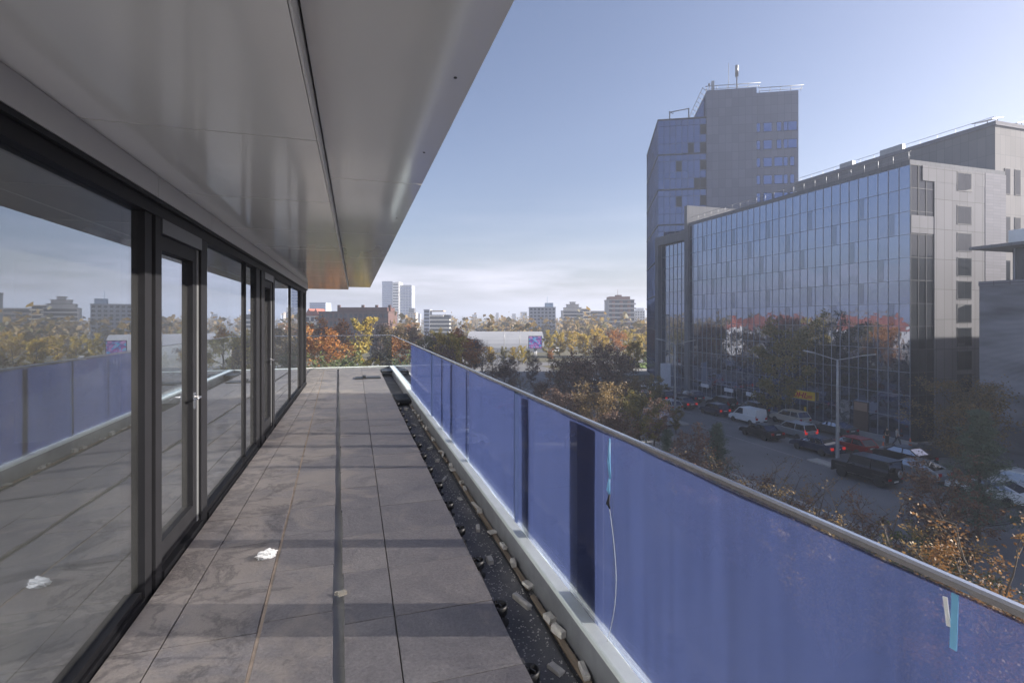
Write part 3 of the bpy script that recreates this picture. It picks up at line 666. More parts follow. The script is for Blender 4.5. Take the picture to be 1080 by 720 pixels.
# street level: dark shop bays with plain white fascia lettering plates, a doorway and a poster
wsm = plain('white_sign', (.62,.62,.66), .5)
for y in (58.5, 63.0, 68.5): b = MB(); b.box(-.09, -.055, y-FY0, y-FY0+1.9, 1.5, 2.05); b.build('shop_sign', wsm, off)
b = MB(); b.box(-.10, -.055, 4.4, 6.1, .1, 3.3); b.build('entrance_door', plain('brown_door', (.09,.055,.045), .5), off)
b = MB(); b.box(-.12, -.10, 4.5, 6.0, 2.3, 3.2); b.build('door_header', plain('tan_header', (.28,.19,.14), .6), off)
def mat_poster(name, cols, sc, emit=0, wave=True):
    m, n, p, o = new_mat(name)
    t = nd(n, 'ShaderNodeTexCoord').outputs['Object']
    v = nd(n, 'ShaderNodeTexVoronoi', {'Vector': t, 'Scale': sc}).outputs['Color']
    z = nd(n, 'ShaderNodeTexNoise', {'Vector': t, 'Scale': sc*.6, 'Detail': 3, 'Distortion': 3}).outputs['Fac']
    s = nd(n, 'ShaderNodeSeparateColor', {0: v}).outputs[0]
    k = nd(n, 'ShaderNodeMath', {0: nd(n,'ShaderNodeMath',{0:s,1:.45},operation='MULTIPLY').outputs[0], 1: nd(n,'ShaderNodeMath',{0:z,1:.6},operation='MULTIPLY').outputs[0]}, operation='ADD').outputs[0]
    c = ramp(n, k, [(i/(len(cols)-1)*.7+.15, x) for i, x in enumerate(cols)])
    n.links.new(c, p.inputs['Base Color']); p.inputs['Roughness'].default_value = .5
    if emit: n.links.new(c, p.inputs['Emission Color']); p.inputs['Emission Strength'].default_value = emit
    return m
b = MB(); b.box(-.10, -.055, 6.6, 8.3, .4, 3.2); b.build('window_poster', mat_poster('grey_poster', [(.02,.02,.02),(.25,.26,.28),(.04,.04,.045),(.4,.4,.42)], 2.2), off)
# set-back upper block behind it
upb = empty('upper_office_block', (68.05, 38.6, GZ), 0, 'taller beige panelled office wing set back behind the pale stone end wall', 'building')
UH = 34.0
b = MB(); b.box(0, 46, 0, 27, 0, UH); b.build('wall', M['clad_back'], upb)
b = MB(); b.box(-.15, 46, -.15, 27.1, UH, UH+.45); b.build('parapet', M['clad_rib'], upb)
for zc in (27.9, 22.5, 17.6, 12.6):
    for x, w in ((2.0,.95),(3.75,.95),(5.55,.95),(9.2,2.2),(13.5,2.2),(18,2.2)):
        w_ = MB(); w_.box(x-w/2, x+w/2, -.05, .02, zc-1.45, zc+1.45); o_ = w_.build('window', M['mullion_dark'], upb)
        g_ = MB(); g_.quad((x-w/2+.07,-.056,zc-1.38),(x+w/2-.07,-.056,zc-1.38),(x+w/2-.07,-.056,zc+1.38),(x-w/2+.07,-.056,zc+1.38)); g_.build('window_pane', M['tower_glass'] if w > 1 else M['dark_glass'], o_)
b = MB()
for i in range(9):
    x = 1.5+i*4.2; b.obox((x,1.6,UH+1.25), 3.0,1.9,.06, ry=-.25, rz=.2); b.tube([(x,1.6,UH),(x,1.6,UH+1.2)], .05, 6); b.tube([(x+1,1.2,UH),(x+1,1.2,UH+1.4)], .04, 6)
b.build('solar_panel', M['equip'], upb)
b = MB(); b.box(-.1,.4,10,13,UH+.45,UH+1.2); b.box(-.1,.5,17,19,UH+.45,UH+1.1); b.tube([(.1,.1,UH+1.0),(.1,27,UH+1.0)], .03, 5)
for i in range(14): b.tube([(.1,i*2,UH),(.1,i*2,UH+1.0)], .025, 5)
b.build('roof_railing', M['equip'], upb)

# ---------------------------------------------------------------- link block between office and tower
lnk = empty('link_block', (54.6, FY1+.8, GZ), 0, 'narrow glazed link block with a dark portal frame between office block and tower', 'building')
LH = 27.6
b = MB(); b.box(.2, 12, 0, 9.0, 0, LH-.05); b.build('core_wall', M['dark_wall'], lnk)
b = MB(); curtain(b, Vector((.1,8.6,0)), -UY, UZ, 7, 12, 8.4/7, (LH-1.6)/12, .003); b.build('curtain_wall', M['curtain'], lnk)
b = MB()
for i in range(8): b.box(.03,.12,.2+i*1.2-.03,.2+i*1.2+.03,0,LH-1.6)
for j in range(13): b.box(.04,.12,.2,8.6,j*(LH-1.6)/12-.03,j*(LH-1.6)/12+.03)
b.build('mullion_grid', M['mullion'], lnk)
b = MB(); b.box(-.7,12,0,9.6,LH-1.6,LH); b.box(-.7,.3,8.6,9.6,0,LH-1.6); b.build('portal_frame', M['clad_fin'], lnk)

# ---------------------------------------------------------------- tower, turned 26 degrees to the street
tw_c = at(694, 100)
TA = -R(26.4)
tow = empty('office_tower', (tw_c.x, tw_c.y, GZ), TA, 'tall office tower with blue banded glass at left and windowed grey cladding at right', 'tower')
# local axes: x along the front face to the right, y to the back
gh, kh, kr = 38.7-GZ, 43.7-GZ, 42.7-GZ
b = MB(); b.box(.2, 9.0, .2, 22, 0, gh-.05); b.build('core_wall', M['dark_wall'], tow)
b = MB(); nfl = 15; fh = gh/nfl
for j in range(nfl):
    curtain(b, Vector((0,0,j*fh)), UX, UZ, 8, 1, 1.12, fh*.62, .003); curtain(b, Vector((0,0,j*fh+fh*.62)), UX, UZ, 8, 1, 1.12, fh*.38, .003)
    curtain(b, Vector((0,22,j*fh)), -UY, UZ, 18, 1, 22/18, fh, .003)
b.build('curtain_wall', M['tower_glass'], tow)
b = MB()
for j in range(nfl+1):
    if j % 2 == 1: b.box(-.09,9,-.09,22,j*fh-.14,j*fh+.14)
b.build('floor_band', M['mullion_dark'], tow)
b = MB()
for i in range(9): b.box(i*1.12-.03,i*1.12+.03,-.05,.03,0,gh)
for j in range(nfl): b.box(0,9,-.04,.03,j*fh+fh*.62-.03,j*fh+fh*.62+.03)
for i in range(19): b.box(-.05,.03,i*22/18-.03,i*22/18+.03,0,gh)
b.build('mullion_grid', M['mullion_dark'], tow)
for j, i in ((13,5),(12,3),(11,6),(10,3),(8,3),(9,6),(7,2),(6,5),(5,3)):
    w_ = MB(); w_.box(i*1.12+.06,(i+1)*1.12-.06,-.02,.01,j*fh+.06,j*fh+fh*.6); w_.build('vent_window', M['dark_glass'], tow)
b = MB()
for j in range(4,nfl): b.box(7.9,9.0,-.03,.02,j*fh+.2,j*fh+fh*.62)
b.build('dark_bay', M['mullion_dark'], tow)
b = MB(); b.box(9.0, 18.0, -.35, 22, 0, kh); b.build('grey_wall', M['clad_grey'], tow)
b = MB(); b.box(18.0, 25.4, -.15, 22, 0, kr); b.build('windowed_wall', M['clad_grey'], tow)
b = MB(); b.prism([(6.9,gh-.05),(8.99,gh-.05),(8.99,kh-.5)], 1.0, 21, 'y'); b.build('sloped_glazing', M['tower_glass'], tow)
zt = [ (336-y)/540*96.5 - GZ for y in (134, 152.5, 171, 189.5, 208) ]
for zc in zt:
    for x, w in ((18.35,.7),(20.0,1.55),(22.0,.9) if zc>zt[2]+.1 else (21.9,1.55),(23.15,.8),(24.35,1.6) if zc>zt[2]+.1 else (24.3,.8)):
        w_ = MB(); w_.box(x-w/2,x+w/2,-.20,-.14,zc-.9,zc+.9); o_ = w_.build('window', M['mullion_dark'], tow)
        g_ = MB(); g_.quad((x-w/2+.06,-.206,zc-.8),(x+w/2-.06,-.206,zc-.8),(x+w/2-.06,-.206,zc+.8),(x-w/2+.06,-.206,zc+.8)); g_.build('window_pane', M['tower_pane'], o_)
b = MB()
for x0, x1, z in ((9.0,18.4,kh),(18.6,25.9,kr)):
    n_ = int((x1-x0)/1.6)
    for i in range(n_+1):
        x = x0+(x1-x0)*i/n_; b.tube([(x,.2,z),(x,-.5,z+.75)], .05, 5)
    b.tube([(x0-.3,-.5,z+.75),(x1+.3,-.5,z+.75)], .07, 5); b.tube([(x0-.3,.1,z+.4),(x1+.3,.1,z+.4)], .05, 5)
for y in range(0,22,2): b.tube([(9.1,y,kh),(8.3,y,kh+.7)], .05, 5)
b.tube([(8.3,-.3,kh+.7),(8.3,21,kh+.7)], .06, 5)
b.build('roof_railing', M['equip'], tow)
b = MB()
b.box(10.2,10.7,1,1.5,kh,kh+2.4); b.lathe([(.12,0),(.12,4.6),(.3,4.6),(.3,2.9),(.32,5.0)],(14.8,1,kh)); b.tube([(13.8,3,kh),(13.8,3,kh+6.5)], .05, 5); b.tube([(9.6,.3,kh),(9.6,.3,kh+1.4)], .06, 5); b.lathe([(.22,0),(.22,.4)],(9.6,.3,kh+1.2),8)
b.build('roof_mast', M['equip'], tow)
b = MB(); b.tube([(2.4,1.5,gh),(2.4,1.5,gh+2.2)], .14, 6); b.tube([(6.0,1.5,gh),(6.0,1.5,gh+2.6)], .14, 6); b.tube([(2.4,1.5,gh+2.0),(6.0,1.5,gh+2.5)], .1, 6); b.tube([(2.4,1.5,gh+2.0),(2.9,.2,gh+1.2)], .08, 6)
b.build('roof_crane', M['equip'], tow)
b = MB(); b.box(-.4,-.05,-.4,.6,0,25); b.build('corner_pier', M['clad_fin'], tow)

# ---------------------------------------------------------------- low metal fronted building at the right edge
rb = empty('metal_fronted_building', (52.6, 31.0, GZ), 0, 'low building faced in dull metal with a thin projecting canopy at the right edge', 'building')
def mat_metalwall():
    m, n, p, o = new_mat('dull_metal_wall')
    t = nd(n, 'ShaderNodeTexCoord').outputs['Object']
    mm = nd(n, 'ShaderNodeMapping', {0: t, 'Scale': (.35,.12,.5)}).outputs[0]
    z = nd(n, 'ShaderNodeTexNoise', {'Vector': mm, 'Scale': 1.0, 'Detail': 3}).outputs['Fac']
    n.links.new(ramp(n, z, [(.35,(.10,.10,.115)),(.65,(.26,.26,.29))]), p.inputs['Base Color'])
    p.inputs['Metallic'].default_value = .6; p.inputs['Roughness'].default_value = .38
    w = nd(n, 'ShaderNodeTexWave', {'Vector': t, 'Scale': 3.0}, bands_direction='Z').outputs['Fac']
    n.links.new(nd(n, 'ShaderNodeBump', {'Height': w, 'Strength': .3, 'Distance': .03}).outputs[0], p.inputs['Normal'])
    return m
b = MB(); b.box(0, 60, -46, 0, 0, 15.4); b.build('wall', mat_metalwall(), rb)
b = MB(); b.box(-.04, 60, -46, .04, 15.35, 15.75); b.build('wall_coping', M['clad_pale'], rb)
b = MB(); b.box(2.2, 58, -44, -1.2, 15.75, 18.6); b.build('top_storey', M['dark_glass'], rb)
b = MB()
for k in range(24): b.box(2.12, 2.2, -1.4-k*1.8, -1.3-k*1.8, 15.75, 18.6)
b.build('mullions', M['mullion'], rb)
b = MB(); b.box(-.3, 60, -46, .6, 18.6, 18.85); b.build('canopy', M['clad_fin'], rb)
b = MB(); b.box(2.0, 58, -44, -1.0, 18.85, 20.2); b.build('roof_fascia', M['roof_metal'], rb)
# yellow shop sign, free lettering on a box
sg = empty('yellow_shop_sign', (FX-.05, 50.7, GZ+2.5), 0, 'yellow shop sign with red slanted lettering on the glass street front', 'sign')
b = MB(); b.bbox(-.34,-.12,-1.95,1.95,0,1.0,.02); b.build('sign_box', plain('sign_yellow', (.80,.50,.02), .4, var=.03), sg)
b = MB(); b.box(-.12,0,-1.2,-1.1,.3,.5); b.box(-.12,0,1.1,1.2,.3,.5); b.build('bracket', M['equip'], sg)
cu = bpy.data.curves.new('letters', 'FONT'); cu.body = 'DHL'; cu.size = .95; cu.shear = .28; cu.extrude = .01; cu.align_x = 'CENTER'; cu.offset = .02
to = bpy.data.objects.new('tmp', cu); C.objects.link(to)
bpy.context.view_layer.update()
me = bpy.data.meshes.new_from_object(to.evaluated_get(bpy.context.evaluated_depsgraph_get()))
bpy.data.objects.remove(to); me.materials.clear(); me.materials.append(plain('sign_red', (.55,.02,.02), .4, var=.03))
lt = link('lettering', me, sg); lt.matrix_local = Matrix.Translation((-.355,.15,.16)) @ Matrix(((0,0,-1,0),(-1.25,0,0,0),(0,1,0,0),(0,0,0,1)))
b = MB()
for k in range(3): b.box(-.35,-.34,1.15+.1*k,1.75,.22+.13*k,.29+.13*k); b.box(-.35,-.34,-1.75,-1.05+.08*k,.22+.13*k,.29+.13*k)
b.build('sign_stripes', bpy.data.materials['sign_red'], sg)
b = MB(); b.box(-.03,0,-.55,-.25,-1.6,-1.0); tag(link('yellow_notice', b.mesh('yellow_notice', bpy.data.materials['sign_yellow'])), 'small yellow notice in the window under the yellow shop sign', 'notice').location = (FX-.06,50.7,GZ+2.5)

# ---------------------------------------------------------------- thin autumn haze over the city
b = MB(); b.box(-3900, 3900, -2700, 4700, GZ-1.0, 60)
hz = b.build('haze'); tag(hz, kind='stuff')
m, n, p, o = new_mat('haze'); n.nodes.remove(p)
v = nd(n, 'ShaderNodeVolumePrincipled', {'Color': (.74,.81,.97,1), 'Density': .0009, 'Anisotropy': .25})
n.links.new(v.outputs[0], o.inputs['Volume']); hz.data.materials.append(m)
# ================================================================ trees
def mat_leaf(name, cols, rough=.6, trans=.35):
    m, n, p, o = new_mat(name)
    g = nd(n, 'ShaderNodeNewGeometry').outputs['Random Per Island']
    t = nd(n, 'ShaderNodeTexCoord').outputs['Object']
    z = nd(n, 'ShaderNodeTexNoise', {'Vector': t, 'Scale': .55, 'Detail': 3}).outputs['Fac']
    oi = nd(n, 'ShaderNodeObjectInfo').outputs['Random']
    k = nd(n, 'ShaderNodeMath', {0: nd(n,'ShaderNodeMath',{0:g,1:.42},operation='MULTIPLY').outputs[0], 1: nd(n,'ShaderNodeMath',{0:z,1:.62},operation='MULTIPLY').outputs[0]}, operation='ADD').outputs[0]
    k = nd(n, 'ShaderNodeMath', {0: k, 1: nd(n,'ShaderNodeMapRange',{0:oi,3:-.1,4:.1}).outputs[0]}, operation='ADD').outputs[0]
    c = ramp(n, k, [(.2+.6*i/(len(cols)-1), x) for i, x in enumerate(cols)])
    n.links.new(c, p.inputs['Base Color']); p.inputs['Roughness'].default_value = rough
    tl = nd(n, 'ShaderNodeBsdfTranslucent', {'Color': c})
    n.links.new(nd(n, 'ShaderNodeMixShader', {0: trans, 1: p.outputs[0], 2: tl.outputs[0]}).outputs[0], o.inputs[0])
    return m
LEAF = {
 'yellow': mat_leaf('golden_leaves', [(.17,.17,.045),(.40,.31,.06),(.52,.40,.08),(.50,.30,.05)], trans=.45),
 'orange': mat_leaf('orange_leaves', [(.13,.065,.025),(.32,.12,.03),(.44,.18,.04),(.36,.20,.05)], trans=.45),
 'rust': mat_leaf('rusty_maple_leaves', [(.09,.06,.025),(.17,.085,.03),(.25,.125,.045),(.24,.16,.06)], trans=.35),
 'olive':  mat_leaf('olive_leaves', [(.06,.07,.027),(.13,.125,.04),(.20,.165,.045),(.27,.185,.05)]),
 'brown':  mat_leaf('russet_leaves', [(.08,.068,.04),(.155,.115,.055),(.24,.16,.065),(.32,.21,.075)]),
 'dark':   mat_leaf('purple_brown_leaves', [(.07,.05,.045),(.12,.075,.062),(.17,.10,.075),(.23,.15,.08)]),
 'green':  mat_leaf('mid_green_leaves', [(.03,.05,.018),(.06,.09,.03),(.10,.13,.04),(.16,.17,.05)]),
 'willow': mat_leaf('willow_leaves', [(.06,.09,.03),(.11,.15,.045),(.17,.20,.065),(.24,.24,.08)]),
 'pine':   mat_leaf('pine_needles', [(.045,.072,.052),(.07,.105,.072),(.10,.135,.09),(.13,.16,.10)], trans=.15),
 'wood':   mat_leaf('far_wood_leaves', [(.06,.07,.03),(.14,.12,.045),(.24,.15,.05),(.34,.24,.07)], trans=.4),
}
M['bark'] = plain('bark', (.075,.062,.052), .9, var=.3, scale=6, stretch=(4,4,.7))
M['twig'] = plain('twig_bark', (.10,.082,.07), .9, var=.3, scale=6)

def leaves_mesh(name, centres, radii, counts, size, m, rng, droop=0.0, aspect=.6, flat=.8):
    """leaf quads folded along the midrib, scattered in clumps"""
    P = np.concatenate([np.asarray(c)[None,:] + rng.normal(0,1,(k,3))*np.array([r,r,r*flat])*.62 for c,r,k in zip(centres,radii,counts)])
    n = len(P)
    if droop: P[:,2] -= rng.random(n)*droop
    d = rng.normal(0,1,(n,3)); d[:,2] = d[:,2]*.6 - droop*1.2
    d /= np.linalg.norm(d,axis=1)[:,None]
    q = rng.normal(0,1,(n,3)); s = np.cross(d,q); s /= np.linalg.norm(s,axis=1)[:,None]
    up = np.cross(d,s)
    L = size*(.6+.8*rng.random(n))[:,None]; W = L*aspect*.5
    a = P - d*L*.5; c_ = P + d*L*.5; b_ = P + s*W + up*W*.35; e_ = P - s*W + up*W*.35
    v = np.stack([a,b_,c_,e_],1).reshape(-1,3)
    me = bpy.data.meshes.new(name)
    me.vertices.add(4*n); me.vertices.foreach_set('co', v.astype(np.float32).ravel())
    me.loops.add(4*n); me.loops.foreach_set('vertex_index', np.arange(4*n,dtype=np.int32))
    me.polygons.add(n); me.polygons.foreach_set('loop_start', np.arange(0,4*n,4,dtype=np.int32))
    me.materials.append(m); me.update(); me.validate(); return me
def limb(mb, p0, d, ln, r0, r1, rnd, bend=.25, up=.1, seg=4, n=5):
    pts = [Vector(p0)]; d = Vector(d).normalized()
    for i in range(seg):
        d = (d + Vector((rnd.uniform(-bend,bend),rnd.uniform(-bend,bend),rnd.uniform(-bend,bend)*.6+up))).normalized()
        pts.append(pts[-1] + d*ln/seg)
    mb.tube(pts, [r0+(r1-r0)*i/seg for i in range(seg+1)], n, cap=False)
    return pts, d
def tree_meshes(kind, H, W, seed, nleaf, size, leafm, trunk_h=.25, bare=False, shape='round', twig=True):
    rnd = random.Random(seed); rng = np.random.default_rng(seed)
    tb = MB(); r0 = H*.016+.03
    tr, d = limb(tb, (0,0,-.1), (0,0,1), H*(.8 if shape!='tall' else .9), r0, r0*.2, rnd, .09, .1, 9, 8)
    tips = []
    nl = 13 if not bare else 16
    for i in range(nl):
        t = trunk_h + (.97-trunk_h)*(i+rnd.random()*.6)/nl
        k = t*(len(tr)-1); a = tr[int(k)].lerp(tr[min(int(k)+1,len(tr)-1)], k-int(k))
        u = (t-trunk_h)/(1-trunk_h)
        prof = {'round': math.sin(math.pi*(.18+.74*u))**.8, 'tall': .55+.5*math.sin(math.pi*(.1+.75*u)), 'cone': 1.05-.85*u, 'vase': .45+.6*u}[shape]
        ln = W*.5*prof*rnd.uniform(.72,1.12); az = i*2.4+rnd.uniform(-.5,.5); el = .25+.75*u
        p, dd = limb(tb, a, (math.cos(az)*math.cos(el),math.sin(az)*math.cos(el),math.sin(el)), ln, r0*.42*(1-.55*u), r0*.09, rnd, .22, .08, 5, 5)
        for j in range(6 if not bare else 8):
            q = p[1+j%5]; az2 = az + rnd.uniform(-1.3,1.3)
            p2, d2 = limb(tb, q, (math.cos(az2),math.sin(az2),rnd.uniform(-.1,.8)), ln*rnd.uniform(.28,.5), r0*.10, r0*.04, rnd, .3, .05, 3, 4)
            tips += [p2[1], p2[2], p2[3]]
            if bare or twig:
                for _ in range(3 if bare else 1):
                    az3 = az2+rnd.uniform(-1.2,1.2)
                    p3, _d = limb(tb, p2[rnd.randint(1,3)], (math.cos(az3),math.sin(az3),rnd.uniform(0,.9)), ln*rnd.uniform(.14,.3), r0*.045, r0*.022, rnd, .35, .1, 2, 3)
                    tips += [p3[2]]
        tips.append(p[-1])
    rnd.shuffle(tips)
    keep = tips[: int(len(tips)*(.62 if not bare else .5))]
    w = rng.random(len(keep))**1.5+.15; cnt = np.maximum(1,(w/w.sum()*nleaf)).astype(int)
    rad = [W*.055*(.7+.9*rnd.random()) for _ in keep]
    tm = tb.mesh(kind+'_trunk', M['bark'])
    return tm, leaves_mesh(kind+'_crown', [tuple(k) for k in keep], rad, cnt, size, leafm, rng)
def willow_meshes(kind, H, W, seed, nleaf, size, leafm):
    rnd = random.Random(seed); rng = np.random.default_rng(seed); tb = MB(); r0=.22
    tr, _ = limb(tb, (0,0,-.1), (0,0,1), H*.6, r0, r0*.5, rnd, .1, .1, 5, 8)
    cs = []
    for i in range(26):
        az = i*2.4; p, d = limb(tb, tr[3+i%3], (math.cos(az),math.sin(az),1.0), W*.5*rnd.uniform(.5,1.0), .07, .03, rnd, .2, -.03, 4, 4)
        for j in range(4):
            q = p[1+j] + Vector((rnd.uniform(-.5,.5),rnd.uniform(-.5,.5),.2)); ln = rnd.uniform(.25,.6)*H
            st_ = [q + Vector((0.10*k*math.cos(az),.10*k*math.sin(az),-ln*k/6)) for k in range(7)]
            tb.tube(st_, .012, 3, False); cs += [tuple(s) for s in st_]
    cs = [c for c in cs if c[2] > .3]
    return tb.mesh(kind+'_trunk', M['bark']), leaves_mesh(kind+'_crown', cs, [.28]*len(cs), [max(1,nleaf//len(cs))]*len(cs), size, leafm, rng, droop=.3, aspect=.35)
def pine_meshes(kind, H, W, seed, nleaf, size, leafm, low=.12):
    rnd = random.Random(seed); rng = np.random.default_rng(seed); tb = MB(); r0 = H*.013+.03
    tr, _ = limb(tb, (0,0,-.1), (0,0,1), H, r0, .015, rnd, .03, .1, 12, 7)
    cs, rad = [], []
    nw = 15
    for i in range(nw):
        t = low + (.98-low)*i/nw; k = t*12; a = tr[int(k)].lerp(tr[min(int(k)+1,12)], k-int(k))
        for j in range(5):
            az = j*1.257+i*.7+rnd.uniform(-.3,.3); ln = W*.5*((1-t)**.75*.95+.10)*rnd.uniform(.6,1.12)
            p, d = limb(tb, a, (math.cos(az),math.sin(az),.15+.5*t), ln, r0*.25*(1-t)+.012, .01, rnd, .14, .07, 4, 4)
            for q in p[1:]:
                for s in range(2):
                    o_ = Vector((rnd.uniform(-1,1),rnd.uniform(-1,1),rnd.uniform(-.2,.5)))*ln*.16
                    cs.append(tuple(q+o_)); rad.append(.10*W*(1-t*.6)*rnd.uniform(.6,1.2))
    w = rng.random(len(cs))+.3; cnt = np.maximum(1,(w/w.sum()*nleaf)).astype(int)
    return tb.mesh(kind+'_trunk', M['bark']), leaves_mesh(kind+'_crown', cs, rad, cnt, size, leafm, rng, aspect=.14, flat=.55)
def shrub_meshes(kind, H, W, seed, nleaf, size, leafm, m=None):
    rnd = random.Random(seed); rng = np.random.default_rng(seed); tb = MB(); tips = []
    for i in range(16):
        az = i*2.4; lean = rnd.uniform(.1,.75)
        p, d = limb(tb, (rnd.uniform(-.15,.15),rnd.uniform(-.15,.15),-.05), (math.cos(az)*lean,math.sin(az)*lean,1), H*rnd.uniform(.6,1.0), .035, .012, rnd, .16, .02, 6, 5)
        for q in p[2:]:
            for _ in range(3):
                a2 = rnd.uniform(0,6.28); p2, _d = limb(tb, q, (math.cos(a2),math.sin(a2),.7), H*rnd.uniform(.08,.2), .012, .005, rnd, .3, .1, 3, 3); tips += p2[1:]
    keep = [tuple(t) for t in tips if rnd.random() < .5]
    w = rng.random(len(keep))+.1; cnt = np.maximum(1,(w/w.sum()*nleaf)).astype(int) if nleaf else [0]*len(keep)
    return tb.mesh(kind+'_stems', M['twig'] if not m else m), leaves_mesh(kind+'_foliage', keep, [W*.05]*len(keep), cnt, size, leafm, rng)
PROTO = {}
def plant(key, name, loc, label, cat='tree', H=None, rz=0, group=None, parts=('trunk','crown')):
    """first use takes the meshes themselves; later uses share them"""
    (tm, cm), H0 = PROTO[key]
    o = empty(name, loc, rz, label, cat, group)
    s = (H/H0) if H else 1
    o.scale = (s*.5+.5 if False else s, s, s)
    link(parts[0], tm, o); link(parts[1], cm, o); return o
PROTO['gold_a'] = (tree_meshes('gold', 10, 7.5, 1, 3600, .42, LEAF['yellow'], .12, shape='round'), 10)
PROTO['gold_b'] = (tree_meshes('gold', 10, 6.0, 2, 3200, .42, LEAF['yellow'], .10, shape='tall'), 10)
PROTO['orange_a'] = (tree_meshes('orange', 10, 8.0, 3, 3400, .38, LEAF['orange'], .2), 10)
PROTO['orange_b'] = (tree_meshes('orange', 10, 6.5, 4, 2800, .38, LEAF['orange'], .18, shape='vase'), 10)
PROTO['olive_a'] = (tree_meshes('olive', 10, 7.5, 5, 5200, .30, LEAF['olive'], .18), 10)
PROTO['olive_b'] = (tree_meshes('olive', 10, 6.5, 6, 4600, .30, LEAF['olive'], .15, shape='vase'), 10)
PROTO['brown_a'] = (tree_meshes('brown', 10, 8.5, 7, 5200, .26, LEAF['brown'], .22), 10)
PROTO['gold_c'] = (tree_meshes('gold', 10, 3.9, 31, 3000, .36, LEAF['yellow'], .2, shape='tall'), 10)
PROTO['dark_a'] = (tree_meshes('dark', 10, 8.5, 8, 6500, .26, LEAF['dark'], .18, bare=True), 10)
PROTO['dark_b'] = (tree_meshes('dark', 10, 7.5, 9, 5200, .26, LEAF['dark'], .16, bare=True, shape='vase'), 10)
PROTO['bare'] = (tree_meshes('bare', 10, 7.0, 10, 700, .22, LEAF['brown'], .15, bare=True), 10)
PROTO['green_a'] = (tree_meshes('green', 10, 7.0, 12, 4600, .30, LEAF['green'], .1), 10)
PROTO['plane'] = (tree_meshes('plane', 10, 7.2, 13, 9000, .24, LEAF['olive'], .17, shape='tall'), 10)
PROTO['oak'] = (tree_meshes('oak', 10, 11, 14, 11000, .22, LEAF['brown'], .2), 10)
PROTO['willow'] = (willow_meshes('willow', 10, 8, 15, 6000, .34, LEAF['willow']), 10)
PROTO['pine'] = (pine_meshes('pine', 10, 5.6, 16, 15000, .34, LEAF['pine']), 10)
PROTO['pine_small'] = (pine_meshes('pine', 6, 3.6, 17, 7000, .26, LEAF['pine'], .05), 6)
PROTO['maple'] = (tree_meshes('maple', 7, 4.6, 18, 9000, .085, LEAF['rust'], .3, shape='vase'), 7)
PROTO['shrub_green'] = (shrub_meshes('shrub', 4.5, 3.4, 19, 7500, .085, LEAF['green']), 4.5)
PROTO['shrub_red'] = (shrub_meshes('shrub', 3.2, 3.0, 20, 6000, .08, LEAF['dark']), 3.2)
PROTO['shrub_bare'] = (shrub_meshes('shrub', 4.0, 3.4, 22, 900, .075, LEAF['brown']), 4)
PROTO['shrub_olive'] = (shrub_meshes('shrub', 4.2, 3.2, 23, 5200, .08, LEAF['brown']), 4.2)
rr = random.Random(99)
def tree_px(key, name, u, d, vtop, label, cat='tree', group=None, parts=('trunk','crown')):
    p = at(u, d); H = (336-vtop)/540*d - GZ
    return plant(key, name, (p.x, p.y, GZ-.02), label, cat, H/1.07, rr.uniform(0,6.28), group, parts)
SH = ('stems','foliage')
# the left end, seen past the corner of the glass wall
tree_px('orange_a','maple_tree',339,80,336,'bright orange maple just right of the dark corner post of the glass wall')
tree_px('willow','willow_tree',347,56,345,'pale green drooping willow below the orange maple by the glass wall corner')
tree_px('green_a','leafy_tree',362,66,366,'low green bushy tree right of the drooping willow')
tree_px('gold_c','poplar_tree',377,92,325,'tall golden tree rising in front of the long brown brick building')
tree_px('dark_b','dark_tree',357,105,342,'dark tree between the orange maple and the tall golden tree')
tree_px('dark_a','dark_tree',401,122,337,'dark bushy tree right of the tall golden tree')
tree_px('gold_a','golden_tree',414,118,346,'small golden tree left of the end of the glass railing')
tree_px('green_a','leafy_tree',423,88,362,'green tree seen through the clear glass end of the railing')
tree_px('orange_b','orange_tree',428,165,340,'rusty tree at the foot of the twin tower block')
tree_px('gold_b','golden_tree',384,70,378,'low yellow bush like tree under the tall golden tree')
# right of the twin tower, above the far railing
tree_px('bare','bare_tree',446,120,347,'thin grey brown tree right below the white slab office')
tree_px('olive_b','olive_tree',461,128,344,'olive and yellow tree right of the white slab office')
tree_px('bare','bare_tree',476,104,342,'nearly bare pale tree left of the bright orange tree')
tree_px('orange_a','orange_tree',489,100,343,'bright orange and yellow tree above the blue film, left of the white hall')
tree_px('dark_b','dark_tree',472,76,362,'dark leafless tree below the bright orange tree')
tree_px('bare','bare_tree',508,72,354,'tall bare tree standing in front of the left end of the white hall')
tree_px('dark_a','dark_tree',500,112,352,'dark tree behind the tall bare tree')
tree_px('gold_a','golden_tree',541,150,363,'small yellow tree in front of the white hall')
tree_px('olive_a','olive_tree',557,150,367,'low olive tree under the lit video screen')
tree_px('orange_b','orange_tree',581,150,367,'rusty small tree right of the lit video screen')
for k, (u, d, vt) in enumerate(((532,74,378),(548,66,388),(571,62,396))):
    tree_px('dark_a' if k != 1 else 'bare','dark_tree',u,d,vt,('dark tree left of the pale gap among the dark trees by the street','bare tree in the pale gap among the dark trees by the street','dark tree right of the pale gap among the dark trees by the street')[k])
